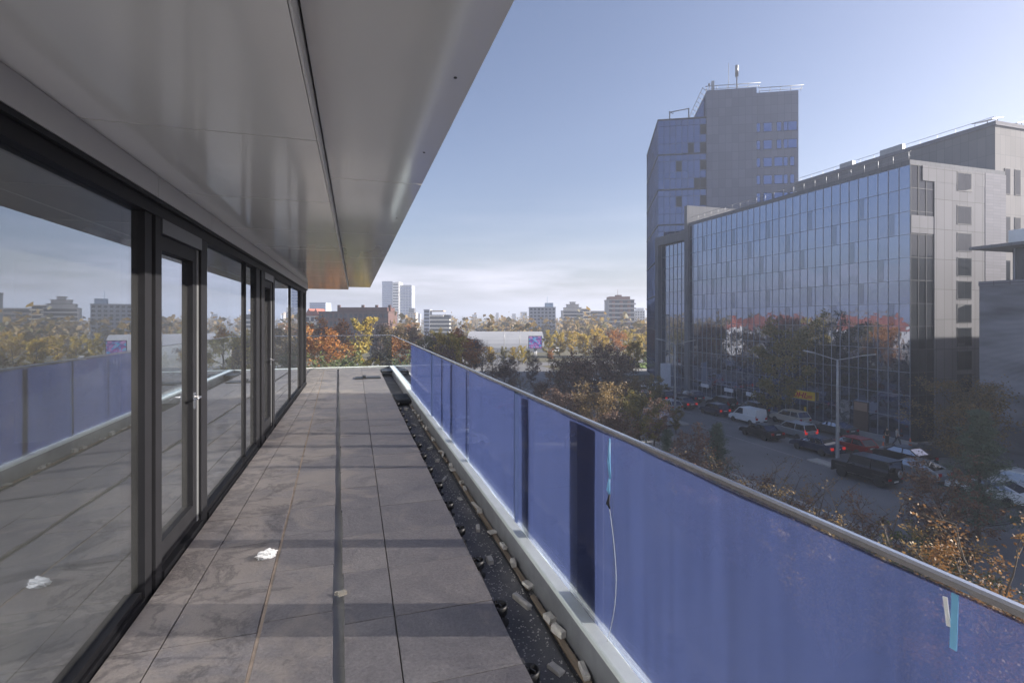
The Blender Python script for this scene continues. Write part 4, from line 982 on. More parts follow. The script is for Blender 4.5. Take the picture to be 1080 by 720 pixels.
for key, u, d, vt, lab in (('olive_b',452,92,351,'olive tree behind the nearly bare tree at the far end of the railing'),('dark_a',464,96,349,'dark tree between the white slab office and the bright orange tree'),
    ('orange_b',479,112,342,'rusty orange tree left of the bright orange and yellow tree'),('bare',519,92,362,'bare pinkish tree in front of the middle of the white hall'),('dark_a',538,104,374,'dark tree below the white hall left of the screen pole'),
    ('dark_b',560,98,374,'dark tree just below the lit video screen'),('brown_a',590,86,370,'russet tree right below the lit video screen'),('dark_a',613,72,372,'dark purple tree under the middle of the golden row'),
    ('dark_b',640,98,362,'dark tree under the right half of the golden row'),('brown_a',662,60,388,'russet tree left of the rounded olive tree'),('olive_b',690,64,392,'small olive tree at the foot of the tower pier'),
    ('dark_a',596,50,404,'dark tree close above the blue film, below the golden row'),('dark_b',690,50,418,'dark thin tree between olive tree and lamp post')):
    tree_px(key,'street_tree',u,d,vt,lab)
for key, u, vt, lab in (('orange_a',500,356,'orange tree at the left end of the white hall'),('gold_a',517,362,'yellow tree against the left half of the white hall'),('olive_b',531,364,'olive tree in front of the middle of the white hall'),('gold_b',551,364,'slim yellow tree just left of the lit video screen')):
    tree_px(key,'street_tree',u,140,vt,lab)
# the long golden row in front of the far blocks
for k, (u, vt, key) in enumerate(((578,348,'gold_b'),(590,346,'gold_a'),(603,349,'gold_b'),(616,347,'gold_a'),(628,346,'gold_b'),(640,350,'gold_a'),(652,344,'orange_a'),(663,347,'gold_b'),(675,348,'gold_a'),(686,350,'gold_b'))):
    tree_px(key,'golden_tree',u,165+4*(k%3),vt,'%s golden tree from the left in the long yellow row before the far blocks' % ('first','second','third','fourth','fifth','sixth','seventh','eighth','ninth','tenth')[k], group='golden trees in the long row before the far blocks')
tree_px('gold_a','golden_tree',667,120,354,'bright yellow green tree left of the tower foot beside the lawn')
tree_px('green_a','leafy_tree',683,128,366,'green tree right at the foot of the tower')
# dark mass between terrace and street
tree_px('dark_a','dark_tree',607,56,366,'large dark purple tree below the row of golden trees, left of two')
tree_px('dark_b','dark_tree',634,62,362,'tall dark red tree below the terraced apartment block')
tree_px('dark_a','dark_tree',657,74,368,'dark tree behind the olive tree, left of the green lawn')
tree_px('brown_a','russet_tree',627,48,392,'russet tree low above the blue film, left of the olive tree')
tree_px('olive_a','olive_tree',676,46,404,'rounded olive tree standing left of the tower foot by the street')
tree_px('dark_a','dark_tree',648,40,425,'dark tree just above the handrail below the olive tree')
tree_px('pine_small','pine_tree',704,40,446,'small dark pine left of the lamp post nearest the tower')
tree_px('olive_b','olive_tree',713,56,426,'yellow tinged olive tree by the lamp post nearest the tower')
tree_px('pine_small','pine_tree',757,36,437,'young pale green pine in front of the queue of cars')
tree_px('dark_b','dark_tree',733,33,452,'thin dark tree left of the young pale green pine')
for key, name, u, d, vt, lab in (
  ('shrub_red','russet_shrub',742,27,474,'russet shrub above the handrail, under the young pine'),
  ('shrub_bare','bare_shrub',768,26,470,'thin bare shrub right of the russet shrub under the young pine'),
  ('shrub_red','russet_shrub',790,25,486,'dense russet shrub left of the bare shrub cluster'),
  ('shrub_bare','bare_shrub',816,27,476,'tall bare shrub left of the lamp post in front of the parked cars'),
  ('shrub_olive','brown_shrub',836,23,504,'brown leafed shrub behind the handrail right of the tall bare shrub'),
  ('shrub_bare','bare_shrub',862,24,496,'spindly bare shrub at the foot of the tall lamp post'),
  ('shrub_red','russet_shrub',903,21,520,'russet leafed shrub in front of the black jeep'),
  ('shrub_bare','bare_shrub',925,20,508,'spindly shrub with rusty leaves right below the black jeep'),
  ('shrub_olive','brown_shrub',952,17.5,552,'brown leafed shrub behind the handrail below the silver car'),
  ('shrub_green','green_shrub',966,19,546,'green shrub behind the handrail left of the orange maple'),
  ('shrub_red','purple_shrub',984,27,524,'purple shrub beside the road below the silver car'),
  ('shrub_green','green_shrub',1020,17,580,'dark green shrub under the orange maple sprays'),
  ('shrub_olive','brown_shrub',880,18.5,540,'low brown shrub hard behind the handrail under the black jeep')):
    tree_px(key,name,u,d,vt,lab,'shrub',parts=SH)
tree_px('oak','oak_tree',1024,40,398,'broad russet oak in front of the stone end wall at right')
tree_px('pine','pine_tree',1032,29,418,'large dark pine in front of the russet oak at right')
tree_px('oak','oak_tree',1085,46,398,'orange tinged oak at the right edge under the metal fronted building')
tree_px('dark_b','dark_tree',1010,24,490,'dark ragged tree at the foot of the large pine')
tree_px('maple','maple_tree',1062,12.5,536,'near maple with sparse orange leaves at the lower right edge')
# the plane tree against the office front
p = at(822, 62); plant('plane','plane_tree',(p.x,p.y,GZ),'big olive brown plane tree standing on the pavement against the mirrored office front','tree',10.9,2.0)
p = at(745, 92); plant('olive_b','olive_tree',(p.x+1,p.y,GZ),'small olive tree at the tower end of the office pavement','tree',5.5,1.0)
# trees on our own side of the street, mirrored in the office glass
for k, (x, y, h, key, lab) in enumerate(((16,88,11,'gold_a','golden tree by the parking lot mirrored in the left part of the office glass'),(8,100,12,'brown_a','russet tree by the parking lot mirrored in the middle of the office glass'),
   (-4,112,13,'orange_a','orange tree behind the side street mirrored in the office glass'),(-16,96,12,'olive_a','olive tree left of the terrace mirrored in the right part of the office glass'),
   (-14,120,14,'brown_a','tall russet tree mirrored in the right part of the office glass'),(-30,130,13,'orange_b','rusty tree before the red roofs mirrored in the office glass'),(12,122,11,'dark_a','dark tree at the parking lot end mirrored in the office glass'))):
    plant(key,'mirrored_tree' if False else 'street_tree',(x,y,GZ),lab,'tree',h,k*1.3)

# far-off woods that read as one mass along the horizon
rng = np.random.default_rng(5)
cs, rad = [], []
for k in range(1700):
    d = 210 + 900*rng.random()**1.5
    u = -900 + 2700*rng.random()
    p = at(u, d); 
    if p.x > 45 and p.y < 190: continue
    if abs(p.x-38) < 14 and p.y < 420: continue
    h = 7 + 6*rng.random() + d*.0045
    cs.append((p.x, p.y, GZ+h*.55)); rad.append((2.5+2.5*rng.random(), h))
P = []
n_ = 75
allp = np.concatenate([np.array(c)[None,:] + rng.normal(0,1,(n_,3))*np.array([r[0]*.62,r[0]*.62,r[1]*.24]) for c, r in zip(cs, rad)])
me = leaves_mesh('distant_wood', allp, [.15]*len(allp), [1]*len(allp), 2.5, LEAF['wood'], rng, aspect=.8)
tag(link('distant_wood', me), kind='stuff')
# hills on the horizon
b = MB(); N = 60
vs = []
for i in range(N+1):
    a = R(-75 + 150*i/N) + YAW; r = 2600
    hh = GZ + 22 + 12*math.sin(i*.55) + 9*math.sin(i*1.31+1) + 5*math.sin(i*2.9)
    vs += [(r*math.sin(a), r*math.cos(a), GZ-1), (r*1.12*math.sin(a), r*1.12*math.cos(a), hh), (r*1.6*math.sin(a), r*1.6*math.cos(a), GZ-1)]
b.add(vs, [(3*i+k,3*i+3+k,3*i+4+k,3*i+1+k) for i in range(N) for k in (0,1)], True)
tag(b.build('hills', plain('wooded_hill', (.06,.075,.06), .9, var=.3, scale=.01)), kind='structure')
# ================================================================ far buildings of the city
WALLS = {}
def wall_mat(c):
    k = tuple(round(x,3) for x in c)
    if k not in WALLS: WALLS[k] = plain('render_%d' % len(WALLS), c, .8, var=.1, scale=.15)
    return WALLS[k]
def block(name, u0, u1, vtop, d, label, c, rows, cols, depth=14, kind='punched', turn=None, top=None, win=None, base=None, cat='building', zoff=0):
    """a far block facing the terrace: its front between two pixels of the photograph, real storeys down to the ground"""
    a, bb = at(u0, d), at(u1, d)
    W = (bb-a).length; H = (336-vtop)/540*d - GZ
    mid = (a+bb)/2
    o = empty(name, (a.x, a.y, GZ), -YAW if turn is None else turn, label, cat)
    m = MB(); m.box(0,W,0,depth,0,H); m.build('wall', wall_mat(c), o)
    m = MB(); m.box(-.2,W+.2,-.2,depth+.2,H,H+.5); m.build('roof', wall_mat(tuple(x*.8 for x in c)), o)
    fh = H/rows; cw = W/cols
    wm = win or M['dark_glass']
    lo = max(0, rows-12)
    if kind == 'punched':
        for r in range(lo, rows):
            for k in range(cols):
                m = MB(); m.box(k*cw+cw*.2,k*cw+cw*.8,-.08,.05,r*fh+fh*.28,r*fh+fh*.82); m.build('window', wm, o)
    elif kind == 'bands':
        for r in range(lo, rows):
            m = MB(); m.box(.3,W-.3,-.08,.05,r*fh+fh*.35,r*fh+fh*.85); m.build('window_band', wm, o)
    elif kind == 'slabs':
        for r in range(lo, rows):
            m = MB(); m.box(.2,W-.2,-.08,.05,r*fh+fh*.3,r*fh+fh*.98); m.build('window_band', wm, o)
            m = MB(); m.box(-.6,W+.6,-1.6,0,r*fh,r*fh+fh*.32); m.build('balcony', wall_mat(tuple(min(.8,x*1.15) for x in c)), o)
    return o, W, H
WH = (.62,.61,.58)
o, W, H = block('twin_tower_block',403,414.2,297,620,'tall pale twin tower block with dark glass left half on the horizon',(.30,.34,.42),22,4,20,'bands',win=M['tower_glass'])
d0 = W
m = MB(); x1 = (421-403)/(414.2-403)*W
m.box(W,x1,-1.5,20,0,H-.5); m.build('white_wing', wall_mat((.72,.70,.66)), o)
for r in range(12): m = MB(); m.box(W+.6,x1-.6,-1.58,-1.4,H-3-r*3.4-1.5,H-3-r*3.4); m.build('window_band', M['dark_glass'], o)
x2 = (434-403)/(414.2-403)*W
m = MB(); m.box(x1,x2,1.0,22,0,H-4); m.build('right_wing', wall_mat((.26,.29,.34)), o)
for r in range(12): m = MB(); m.box(x1+.5,x2-.6,.9,1.05,H-7-r*3.4-1.7,H-7-r*3.4); m.build('window_band', M['tower_glass'], o)
for k in range(4): m = MB(); m.box(x1+1+k*3.2,x1+1.3+k*3.2,.8,1.0,H-50,H-4); m.build('fin', wall_mat((.4,.42,.46)), o)
o, W, H = block('beige_block',430,438.5,330,520,'small beige block with a dark roof box right of the twin tower block',(.46,.40,.34),9,3,12,'punched')
m = MB(); m.box(1,W-2,1,9,H+.5,H+5); m.build('roof_box', M['dark_wall'], o)
o, W, H = block('white_slab_office',447,453,327,330,'white office block with long horizontal slabs right of the twin tower block',(.34,.38,.48),8,1,10,'bands')
x2 = W*(474-447)/6.0
m = MB(); m.box(W,x2,1.5,11,0,H-3.0); m.build('slab_wing', M['dark_glass'], o)
for r in range(6):
    ln = x2 - (r==0)*4.0 - (r==5)*1.5
    m = MB(); m.box(W,ln,.2,11.2,H-3.2-r*2.6-.95,H-3.2-r*2.6); m.build('floor_slab', wall_mat((.68,.64,.56)), o)
m = MB(); m.box(W+.2,W+9,.4,10,H-.9,H-.2); m.build('canopy', wall_mat((.45,.34,.22)), o)
block('glass_apartment_block',326.5,343.5,319.5,520,'pale blue apartment block just right of the glass wall corner post',(.34,.40,.48),14,6,16,'bands',win=M['tower_glass'])
o, W, H = block('red_roofed_house',322,337,333,240,'white house with steep red roofs beyond the corner of the glass wall',(.60,.58,.55),4,3,10)
for k in range(2): m = MB(); x = k*W*.5; m.prism([(x-.2,H),(x+W*.5+.2,H),(x+W*.25,H+3.4)], -.4, 10.4, 'y'); m.build('gable_roof', M['tilered'], o)
o, W, H = block('brick_building',336,409.5,329.5,205,'long dark red brick building behind the orange and golden trees',(.085,.045,.04),5,14,16,'punched')
m = MB(); m.box(W*.28,W*.98,1,14,H+.5,H+2.1); m.build('attic', M['brick'], o)
for x in (.25,.60,.80,.99):
    m = MB(); m.box(W*x-.5,W*x+.5,3,4.2,H+.5,H+3.1); m.build('chimney', M['brick'], o)
# the white hall with its lit screen
a, c = at(492, 190), at(574, 190); W = (c-a).length
o = empty('white_hall', (a.x,a.y,GZ), -YAW, 'long low hall with a curved white roof behind the lit video screen', 'building')
m = MB(); prof = [(math.cos(t)*15+15, max(0,math.sin(t))*7.4) for t in [math.pi*i/14 for i in range(15)]]
m.prism(prof, 0, W, 'x'); 
o2 = m.build('vaulted_roof', M['white_roof'], o); fix_normals(o2)
m = MB(); m.box(W*.02,W*.98,.9,1.2,0,2.2); m.build('base_wall', M['dark_wall'], o)
scr = at(564.5, 150)
o = empty('video_screen', (scr.x,scr.y,GZ), -YAW, 'lit advertising screen with bright pink and blue picture in front of the white hall', 'screen')
zc = (336-361)/540*150-GZ
m = MB(); m.box(-2.0,2.0,-.3,.3,zc-1.8,zc+1.9); m.build('cabinet', M['dark_wall'], o)
m = MB(); m.quad((-1.85,-.31,zc-1.65),(1.85,-.31,zc-1.65),(1.85,-.31,zc+1.75),(-1.85,-.31,zc+1.75)); m.build('lit_panel', mat_poster('screen_picture', [(.01,.02,.10),(.03,.10,.35),(.05,.35,.5),(.35,.05,.25),(.02,.04,.2),(.4,.15,.3),(.1,.3,.6)], 1.6, .30), o)
m = MB(); m.tube([(-.2,0,0),(-.2,0,zc-1.8)], .22, 8); m.tube([(.3,.1,0),(.3,.1,zc-1.8)], .2, 8); m.build('pole', M['galv'], o)
o, W, H = block('grey_apartment_block',558.5,586,324.5,330,'grey apartment block with a blue roof box and mast behind the white hall',(.33,.34,.38),9,7,14)
m = MB(); m.box(W*.62,W*.92,2,10,H+.5,H+3.2); m.tube([(W*.7,5,H+3),(W*.7,5,H+7.5)], .15, 5); m.build('roof_box', wall_mat((.26,.36,.48)), o)
o, W, H = block('terraced_apartment_block',594,615,328,340,'pale apartment block stepping back at the top with many balcony slabs',(.46,.44,.42),8,4,16,'slabs')
for k, (x0, x1, h) in enumerate(((.10,.92,2.3),(.24,.80,4.4),(.42,.64,6.0))): m = MB(); m.box(W*x0,W*x1,1+k,12-k,H+(0.5 if k==0 else h-2.5),H+h); m.build('stepped_storey', wall_mat((.40,.38,.36)), o); m = MB(); m.box(W*x0-.4,W*x1+.4,.6+k,12,H+h,H+h+.25); m.build('storey_roof', wall_mat((.16,.15,.15)), o)
block('cream_apartment_block',611,622,326,352,'cream apartment block right behind the terraced block',(.52,.48,.40),8,3,12,'slabs')
block('dark_apartment_block',622,643,328.5,370,'low dark apartment block between the terraced block and the striped block',(.23,.21,.21),7,8,12,'bands')
o, W, H = block('striped_apartment_block',642,669,316.5,300,'tall grey apartment block with brown vertical stripes and white balconies',(.40,.39,.39),9,4,14,'slabs')
for k in range(3): m = MB(); m.box(W*(.12+.30*k),W*(.24+.30*k),-1.0,.05,H*.35,H-.5); m.build('brown_bay', wall_mat((.17,.085,.06)), o)
m = MB(); m.box(W*.05,W*.85,1,11,H+.5,H+2.2); m.box(W*.35,W*.55,3,8,H+2.2,H+3.2); m.tube([(W*.42,5,H+3),(W*.42,5,H+6.5)], .1, 5); m.build('attic', wall_mat((.2,.1,.075)), o)
block('white_apartment_block',669.5,680,328,420,'white apartment block half hidden left of the glass tower',(.55,.55,.56),9,4,12)
block('hazy_block',672,679,325,800,'hazy blue block on the horizon beside the glass tower',(.34,.38,.44),12,3,14,'bands')
for k, (u0, u1, vt, d) in enumerate(((540,544,331,900),(549,556,329,950),(498,503,332,900),(523,526,330,1000),(438,443,331,900))):
    block('horizon_block',u0,u1,vt,d,('small block on the horizon left of the grey apartment block','two tone block on the horizon just left of the grey apartment block','small block on the horizon above the left end of the white hall','slim tower on the horizon above the white hall','small block on the horizon left of the white slab office')[k],(.30,.32,.36),8,3,14,'bands')
# houses on our own side of the street, mirrored in the office glass
for k, (x, y, w, h, lab) in enumerate(((-42,150,16,9,'red roofed house mirrored at the left of the office glass'),(-75,168,18,10,'second red roofed house further away, mirrored in the office glass'),(-60,116,18,9,'red roofed villa behind the terrace mirrored in the office glass'))):
    o = empty('red_roofed_house', (x,y,GZ), .2*k, lab, 'house')
    m = MB(); m.box(0,w,0,11,0,h); m.build('wall', wall_mat((.5,.47,.43)), o)
    m = MB(); m.prism([(-.5,h),(11.5,h),(5.5,h+4)], -.5, w+.5, 'x'); fix_normals(m.build('roof', M['tilered'], o))
    for q in range(4): m = MB(); m.box(w-.04,w+.06,1+q*2.5,2.4+q*2.5,h-3.2,h-1.4); m.build('window', M['dark_glass'], o)

# ================================================================ vehicles
M['tyre'] = plain('tyre', (.02,.02,.02), .85)
M['rim'] = plain('alloy_rim', (.45,.46,.48), .35, .8)
M['car_glass'] = mat_facade_glass('car_glass', (.008,.01,.012), (.014,.016,.02), .30, .02, 0)
M['tail'] = plain('tail_lamp', (.40,.01,.01), .25, var=.02)
M['tail_lit'] = plain('lit_tail_lamp', (.5,.01,.01), .3, var=.02)
_p = M['tail_lit'].node_tree.nodes['Principled BSDF']; _p.inputs['Emission Color'].default_value = (1,.03,.02,1); _p.inputs['Emission Strength'].default_value = .12
M['head'] = plain('head_lamp', (.6,.62,.65), .15, .3)
M['plate'] = plain('number_plate', (.6,.6,.6), .5)
M['trim'] = plain('black_trim', (.02,.02,.021), .5)
PAINT = {k: plain('paint_'+k, c, .3, m_, var=.03, coat=.35, spec=.3) for k, c, m_ in (('black',(.012,.012,.014),.1),('silver',(.42,.44,.47),.6),('white',(.70,.71,.72),0),('red',(.28,.02,.018),.2),('navy',(.02,.03,.07),.3),('grey',(.09,.095,.105),.5),('beige',(.52,.48,.42),.2),('blue',(.05,.10,.24),.3))}
# side outlines: lower body, then glasshouse (front to back along +y)
SHAPES = {
 'saloon': dict(L=4.6, W=1.8, body=[(-2.3,.35),(-2.3,.75),(-2.22,.98),(-1.75,1.02),(.75,.98),(1.9,.82),(2.28,.68),(2.3,.35)], cab=(-1.75,-.98,.28,1.05,.98,1.45), wb=1.36, wr=.32),
 'fastback': dict(L=4.6, W=1.8, body=[(-2.3,.35),(-2.3,.80),(-2.2,1.0),(-1.7,1.05),(.75,.98),(1.9,.82),(2.28,.66),(2.3,.35)], cab=(-2.05,-.75,.2,1.05,1.0,1.44), wb=1.36, wr=.32),
 'wagon': dict(L=4.5, W=1.82, body=[(-2.25,.35),(-2.25,.95),(-2.2,1.02),(.8,1.0),(1.8,.9),(2.2,.72),(2.25,.35)], cab=(-2.2,-1.95,.35,1.15,1.0,1.62), wb=1.34, wr=.32),
 'hatch': dict(L=4.1, W=1.76, body=[(-2.05,.35),(-2.05,.9),(-2.0,1.0),(.75,.98),(1.7,.85),(2.02,.68),(2.05,.35)], cab=(-1.98,-1.45,.28,1.05,.98,1.5), wb=1.27, wr=.31),
 'suv': dict(L=4.5, W=1.86, body=[(-2.25,.42),(-2.25,1.02),(-2.2,1.1),(.85,1.08),(1.9,.98),(2.2,.8),(2.25,.42)], cab=(-2.18,-1.75,.3,1.1,1.08,1.68), wb=1.34, wr=.36),
 'jeep': dict(L=4.5, W=1.8, body=[(-2.1,.5),(-2.1,1.2),(1.0,1.2),(1.05,1.22),(2.2,1.18),(2.3,1.1),(2.3,.5)], cab=(-2.08,-2.02,.72,1.0,1.2,1.95), wb=1.4, wr=.40),
 'van': dict(L=4.4, W=1.8, body=[(-2.2,.35),(-2.2,1.0),(-2.2,1.15),(.9,1.1),(1.75,.95),(2.15,.75),(2.2,.35)], cab=(-2.18,-2.08,.45,1.35,1.05,1.86), wb=1.35, wr=.32),
}
def smooth_prism(poly, hw, e=.09):
    """a side outline swept across, its edges rounded in two steps"""
    m = MB(); n = len(poly); cx = sum(p[0] for p in poly)/n; cz = sum(p[1] for p in poly)/n
    def ring(x, k): return [(x, p[0]+(cx-p[0])*k*.5, p[1]+(cz-p[1])*k) for p in poly]
    R_ = [ring(-hw, e), ring(-hw*.95, e*.3), ring(-hw*.86, 0), ring(hw*.86, 0), ring(hw*.95, e*.3), ring(hw, e)]
    vs = [v for r in R_ for v in r]
    fs = [(i*n+k, i*n+(k+1)%n, (i+1)*n+(k+1)%n, (i+1)*n+k) for i in range(5) for k in range(n)] + [tuple(range(n))[::-1], tuple(5*n+k for k in range(n))]
    m.add(vs, fs); return m
def make_car(shape, paint, lit=False):
    s = SHAPES[shape]; hw = s['W']/2; P = PAINT[paint]
    o = empty('parked_car', (0,0,0))
    bo = smooth_prism(s['body'], hw).build('car_body', P, o); fix_normals(bo)
    b0, b1, t1, b2, zb, zt_ = s['cab'][0], s['cab'][1], s['cab'][2], s['cab'][3], s['cab'][4], s['cab'][5]
    zb -= .04; w0, w1 = hw*.90, hw*.74 if shape != 'jeep' else hw*.84
    if shape == 'van': w1 = hw*.84
    # glasshouse as one glazed hull, roof skin and pillars in body colour
    m = MB(); m.add([(-w0,b0,zb),(w0,b0,zb),(w0,b2,zb),(-w0,b2,zb),(-w1,b1,zt_),(w1,b1,zt_),(w1,t1,zt_),(-w1,t1,zt_)],[(0,1,5,4),(1,2,6,5),(2,3,7,6),(3,0,4,7),(4,5,6,7)])
    m.build('window_glass', M['car_glass'], o)
    m = MB(); m.bbox(-w1-.03,w1+.03,b1-.05,t1+.05,zt_-.05,zt_+.03,.03)
    for sx in (-1,1):
        for (ya,yb) in ((b0,b1),(b2,t1)):
            m.tube([(sx*(w0+.0),ya,zb),(sx*(w1+.01),yb,zt_-.01)], .045, 5)
        ym = (b1+t1)/2 - .1; m.tube([(sx*(w0+.005),ym,zb),(sx*(w1+.012),ym,zt_-.01)], .04, 5)
        m.tube([(sx*(w0+.01),b0+.05,zb+.04),(sx*(w0+.01),b2-.05,zb+.04)], .03, 5)
    if shape == 'van':           # closed load space
        for sx in (-1,1): m.add([(sx*(w0+.012),b0,zb),(sx*(w0+.012),-.15,zb),(sx*(w1+.03),-.15,zt_),(sx*(w1+.03),b1,zt_)], [(0,1,2,3)])
        m.add([(-w0,b0-.012,zb),(w0,b0-.012,zb),(w1,b1-.012,zt_),(-w1,b1-.012,zt_)], [(0,1,2,3)])
    m.build('roof', P, o)
    for sx in (-1,1):
        for sy in (-1,1):
            wh = MB(); y = sy*s['wb']; r = s['wr']
            wh.lathe([(r*.62,-.10),(r*.96,-.10),(r,-.06),(r,.06),(r*.96,.10),(r*.62,.10)], (sx*(hw-.07),y,r), 18, 'x'); wo = wh.build('wheel', M['tyre'], o)
            rm = MB(); rm.lathe([(r*.18,.0),(r*.6,-.0),(r*.64,.02)] if False else [(r*.64,-.085),(r*.64,.085)], (sx*(hw-.07),y,r), 14, 'x'); rm.build('rim', M['rim'], wo)
        y0 = s['body'][0][0]; yf = s['body'][-1][0]
        m = MB(); m.box(sx*hw*.58,sx*hw*.93,y0-.012,y0+.12,.70 if shape!='jeep' else .62,.93 if shape!='jeep' else .74)
        if shape in ('wagon','van'): m.box(sx*hw*.84,sx*hw*.94,y0-.012,y0+.1,.8,1.15)
        m.build('tail_lamp', M['tail_lit' if lit else 'tail'], o)
        m = MB(); m.box(sx*hw*.55,sx*hw*.92,yf-.14,yf+.012,.58,.74); m.build('headlamp', M['head'], o)
        m = MB(); m.obox((sx*(hw+.06),b2-.42,zb+.06),.14,.09,.11); m.build('wing_mirror', P, o)
    m = MB(); m.box(-hw*.94,hw*.94,y0-.02,y0+.1,.36,.56); m.build('rear_bumper', M['trim'] if shape in ('jeep','van','suv') else P, o); m = MB(); m.box(-hw*.94,hw*.94,yf-.1,yf+.02,.34,.52); m.build('front_bumper', M['trim'] if shape in ('jeep','van','suv') else P, o)
    m = MB(); m.box(-.26,.26,y0-.03,y0-.02,.44,.55) if shape in ('jeep','van') else m.box(-.26,.26,y0-.024,y0-.01,.72,.83); m.build('number_plate', M['plate'], o)
    if shape == 'jeep':
        m = MB(); m.lathe([(.05,-.14),(.36,-.14),(.38,-.10),(.38,.08),(.36,.10)], (.05,y0-.12,1.12), 18, 'y'); sp = m.build('spare_wheel', M['tyre'], o)
        m = MB(); m.lathe([(.05,-.02),(.28,-.015),(.29,.0)], (.05,y0-.265,1.12), 18, 'y'); m.build('spare_cover', M['rim'], sp)
        m = MB()
        for sx in (-1,1): m.box(sx*(hw-.02),sx*(hw+.08),-1.85,-.95,.86,.92); m.box(sx*(hw-.02),sx*(hw+.08),.95,1.85,.90,.96); m.box(sx*(hw-.1),sx*(hw+.1),-.85,.85,.42,.47)
        m.build('wing_flare', M['trim'], o)
    return o
CARS = {}
def car(shape, paint, x, y, label, rz=0, lit=False, group=None, z=GZ+.005, name='parked_car', cat='car'):
    k = (shape, paint, lit)
    if k not in CARS: CARS[k] = o = make_car(*k)
    else: o = copy_tree(CARS[k])
    o.name = name; o.location = (x, y, z); o.rotation_euler = (0,0,rz)
    if o.get('group') and not group: del o['group']
    return tag(o, label, cat, group)
car('jeep','black',37.9,29.8,'boxy black jeep with a spare wheel on its tail, alone in the near lane',.10)
car('fastback','silver',42.3,29.4,'silver fastback right behind the boxy black jeep',.05)
car('saloon','black',45.6,32.6,'black car beyond the silver fastback near the pedestrians',.05)
car('saloon','navy',41.5,37.6,'dark blue car left of the lamp post beside the red car',0,True)
car('hatch','red',44.6,36.6,'red hatchback just right of the tall lamp post',0)
car('fastback','grey',49.6,42.8,'dark grey low car parked behind the red hatchback by the office pavement')
car('wagon','silver',44.6,43.2,'silver people carrier with lit tail lamps left of the lamp post',0,True)
car('saloon','black',41.0,43.9,'black saloon in front of the white van',0,False)
car('suv','beige',49.6,48.6,'pale beige car parked right of the white van',0)
car('van','white',45.2,50.6,'white panel van in the queue by the plane tree',.03,False,None,GZ+.005,'delivery_van','van')
car('suv','black',49.8,55.0,'black car parked behind the white van under the plane tree')
car('hatch','navy',45.0,56.2,'dark blue hatchback in the queue just ahead of the white van',0,True)
car('wagon','black',49.4,60.2,'black wagon parked at the kerb beyond the plane tree')
car('saloon','grey',44.2,62.0,'grey saloon with lit tail lamps in the queue beside the black wagon',0,True)
car('suv','navy',48.6,66.2,'dark blue car parked beyond the black wagon at the kerb')
car('suv','black',44.6,67.6,'black car with lit tail lamps halfway along the queue',0,True)
car('hatch','silver',41.0,60.5,'small silver car behind the young pine in the left lane',0)
car('saloon','black',41.0,68.5,'black saloon ahead of the small silver car',0,True)
car('suv','grey',41.2,76.0,'grey car in the far part of the queue left of the dark saloon',0,True)
car('saloon','silver',44.8,74.5,'silver saloon in the far part of the queue by the tower',0,True)
car('hatch','red',44.8,81,'red hatchback at the far end of the queue',0,True)
car('wagon','white',41.0,84,'white wagon at the far end of the queue',0,True)
car('wagon','silver',34.8,53,'silver wagon coming the other way, half hidden by the olive tree by the lamp post',3.14)
car('hatch','grey',48.9,71.5,'grey hatchback at the kerb near the tower end of the pavement')
car('saloon','black',45.0,87.5,'black saloon at the far end of the queue beyond the red hatchback')
car('suv','white',48.8,77.5,'white car at the kerb by the tower foot')
car('fastback','white',42.2,24.2,'white car glimpsed through the large pine at right',.08,False)
car('wagon','white',45.6,24.6,'white wagon with lit tail lamps at the right edge behind the pine',.08,True)
cols_ = ['white','silver','black','red','grey','blue','white','navy','silver','black','white','red','silver','grey','white','black']
sh_ = ['hatch','saloon','suv','wagon','hatch','saloon','suv','hatch']
for k in range(26):
    row = k % 2; x = 10.5 if row == 0 else 20.5; y = 49.6 + (k//2)*6.0
    car(sh_[k % 8], cols_[(k*5) % 16], x+rr.uniform(-.2,.2), y, '%s car among the trees, %s from the near end of the %s row' % (cols_[(k*5) % 16], ('first','second','third','fourth','fifth','sixth','seventh','eighth','ninth','tenth','eleventh','twelfth','thirteenth')[k//2], ('terrace side','street side')[row]), R(90)*(1 if k%3 else -1), False, 'cars parked among the trees', GZ-.003)
p = at(397,150); car('saloon','black',p.x,p.y,'black car on the side street seen past the end of the terrace',R(90))
p = at(665,140); car('wagon','white',p.x,p.y,'white car beside the bright green lawn left of the tower',R(60),z=GZ+.15)
for k,(u,d) in enumerate(((527,205),(534,215),(549,200),(586,190))):
    p = at(u,d); car(('hatch','saloon','hatch','suv')[k],('red','white','red','white')[k],p.x,p.y,('red car below the left end of the white hall','white car below the white hall','second red car below the white hall, left of the screen pole','white car right of the screen pole')[k],.6*k)

# ================================================================ street furniture
def lamp(x, y, h, arms, label, name='street_lamp', aim=0):
    o = empty(name, (x,y,GZ), aim, label, 'lamp post')
    m = MB(); m.lathe([(.22,0),(.22,.5),(.16,.6),(.15,1.2),(.10,h*.7),(.075,h)], n=12); m.build('pole', M['galv'], o)
    for s in arms:
        m = MB(); pts = [(0,s*0,h-.05),(0,s*.5,h+.05),(0,s*1.9,h+.42)]; m.tube(pts, .045, 6); a_ = m.build('arm', M['galv'], o)
        m = MB(); m.obox((0,s*2.35,h+.5), .28,.95,.09, rx=s*.17); m.build('lamp_head', M['equip'], a_)
    m = MB(); m.box(-.02,.18,-.12,.12,3.0,3.5); m.build('control_box', M['galv'], o)
    return o
lamp(38.7, 33.0, 9.1, (-1,1), 'tall grey two armed street lamp standing right of the black jeep', aim=.25)
lamp(37.2, 53.6, 9.4, (-1,1), 'tall grey two armed street lamp between the tower foot and the young pine', aim=.3)
p = at(391,96); lamp(p.x, p.y, 7.5, (1,), 'single armed street lamp by the side street past the terrace end', aim=1.2)
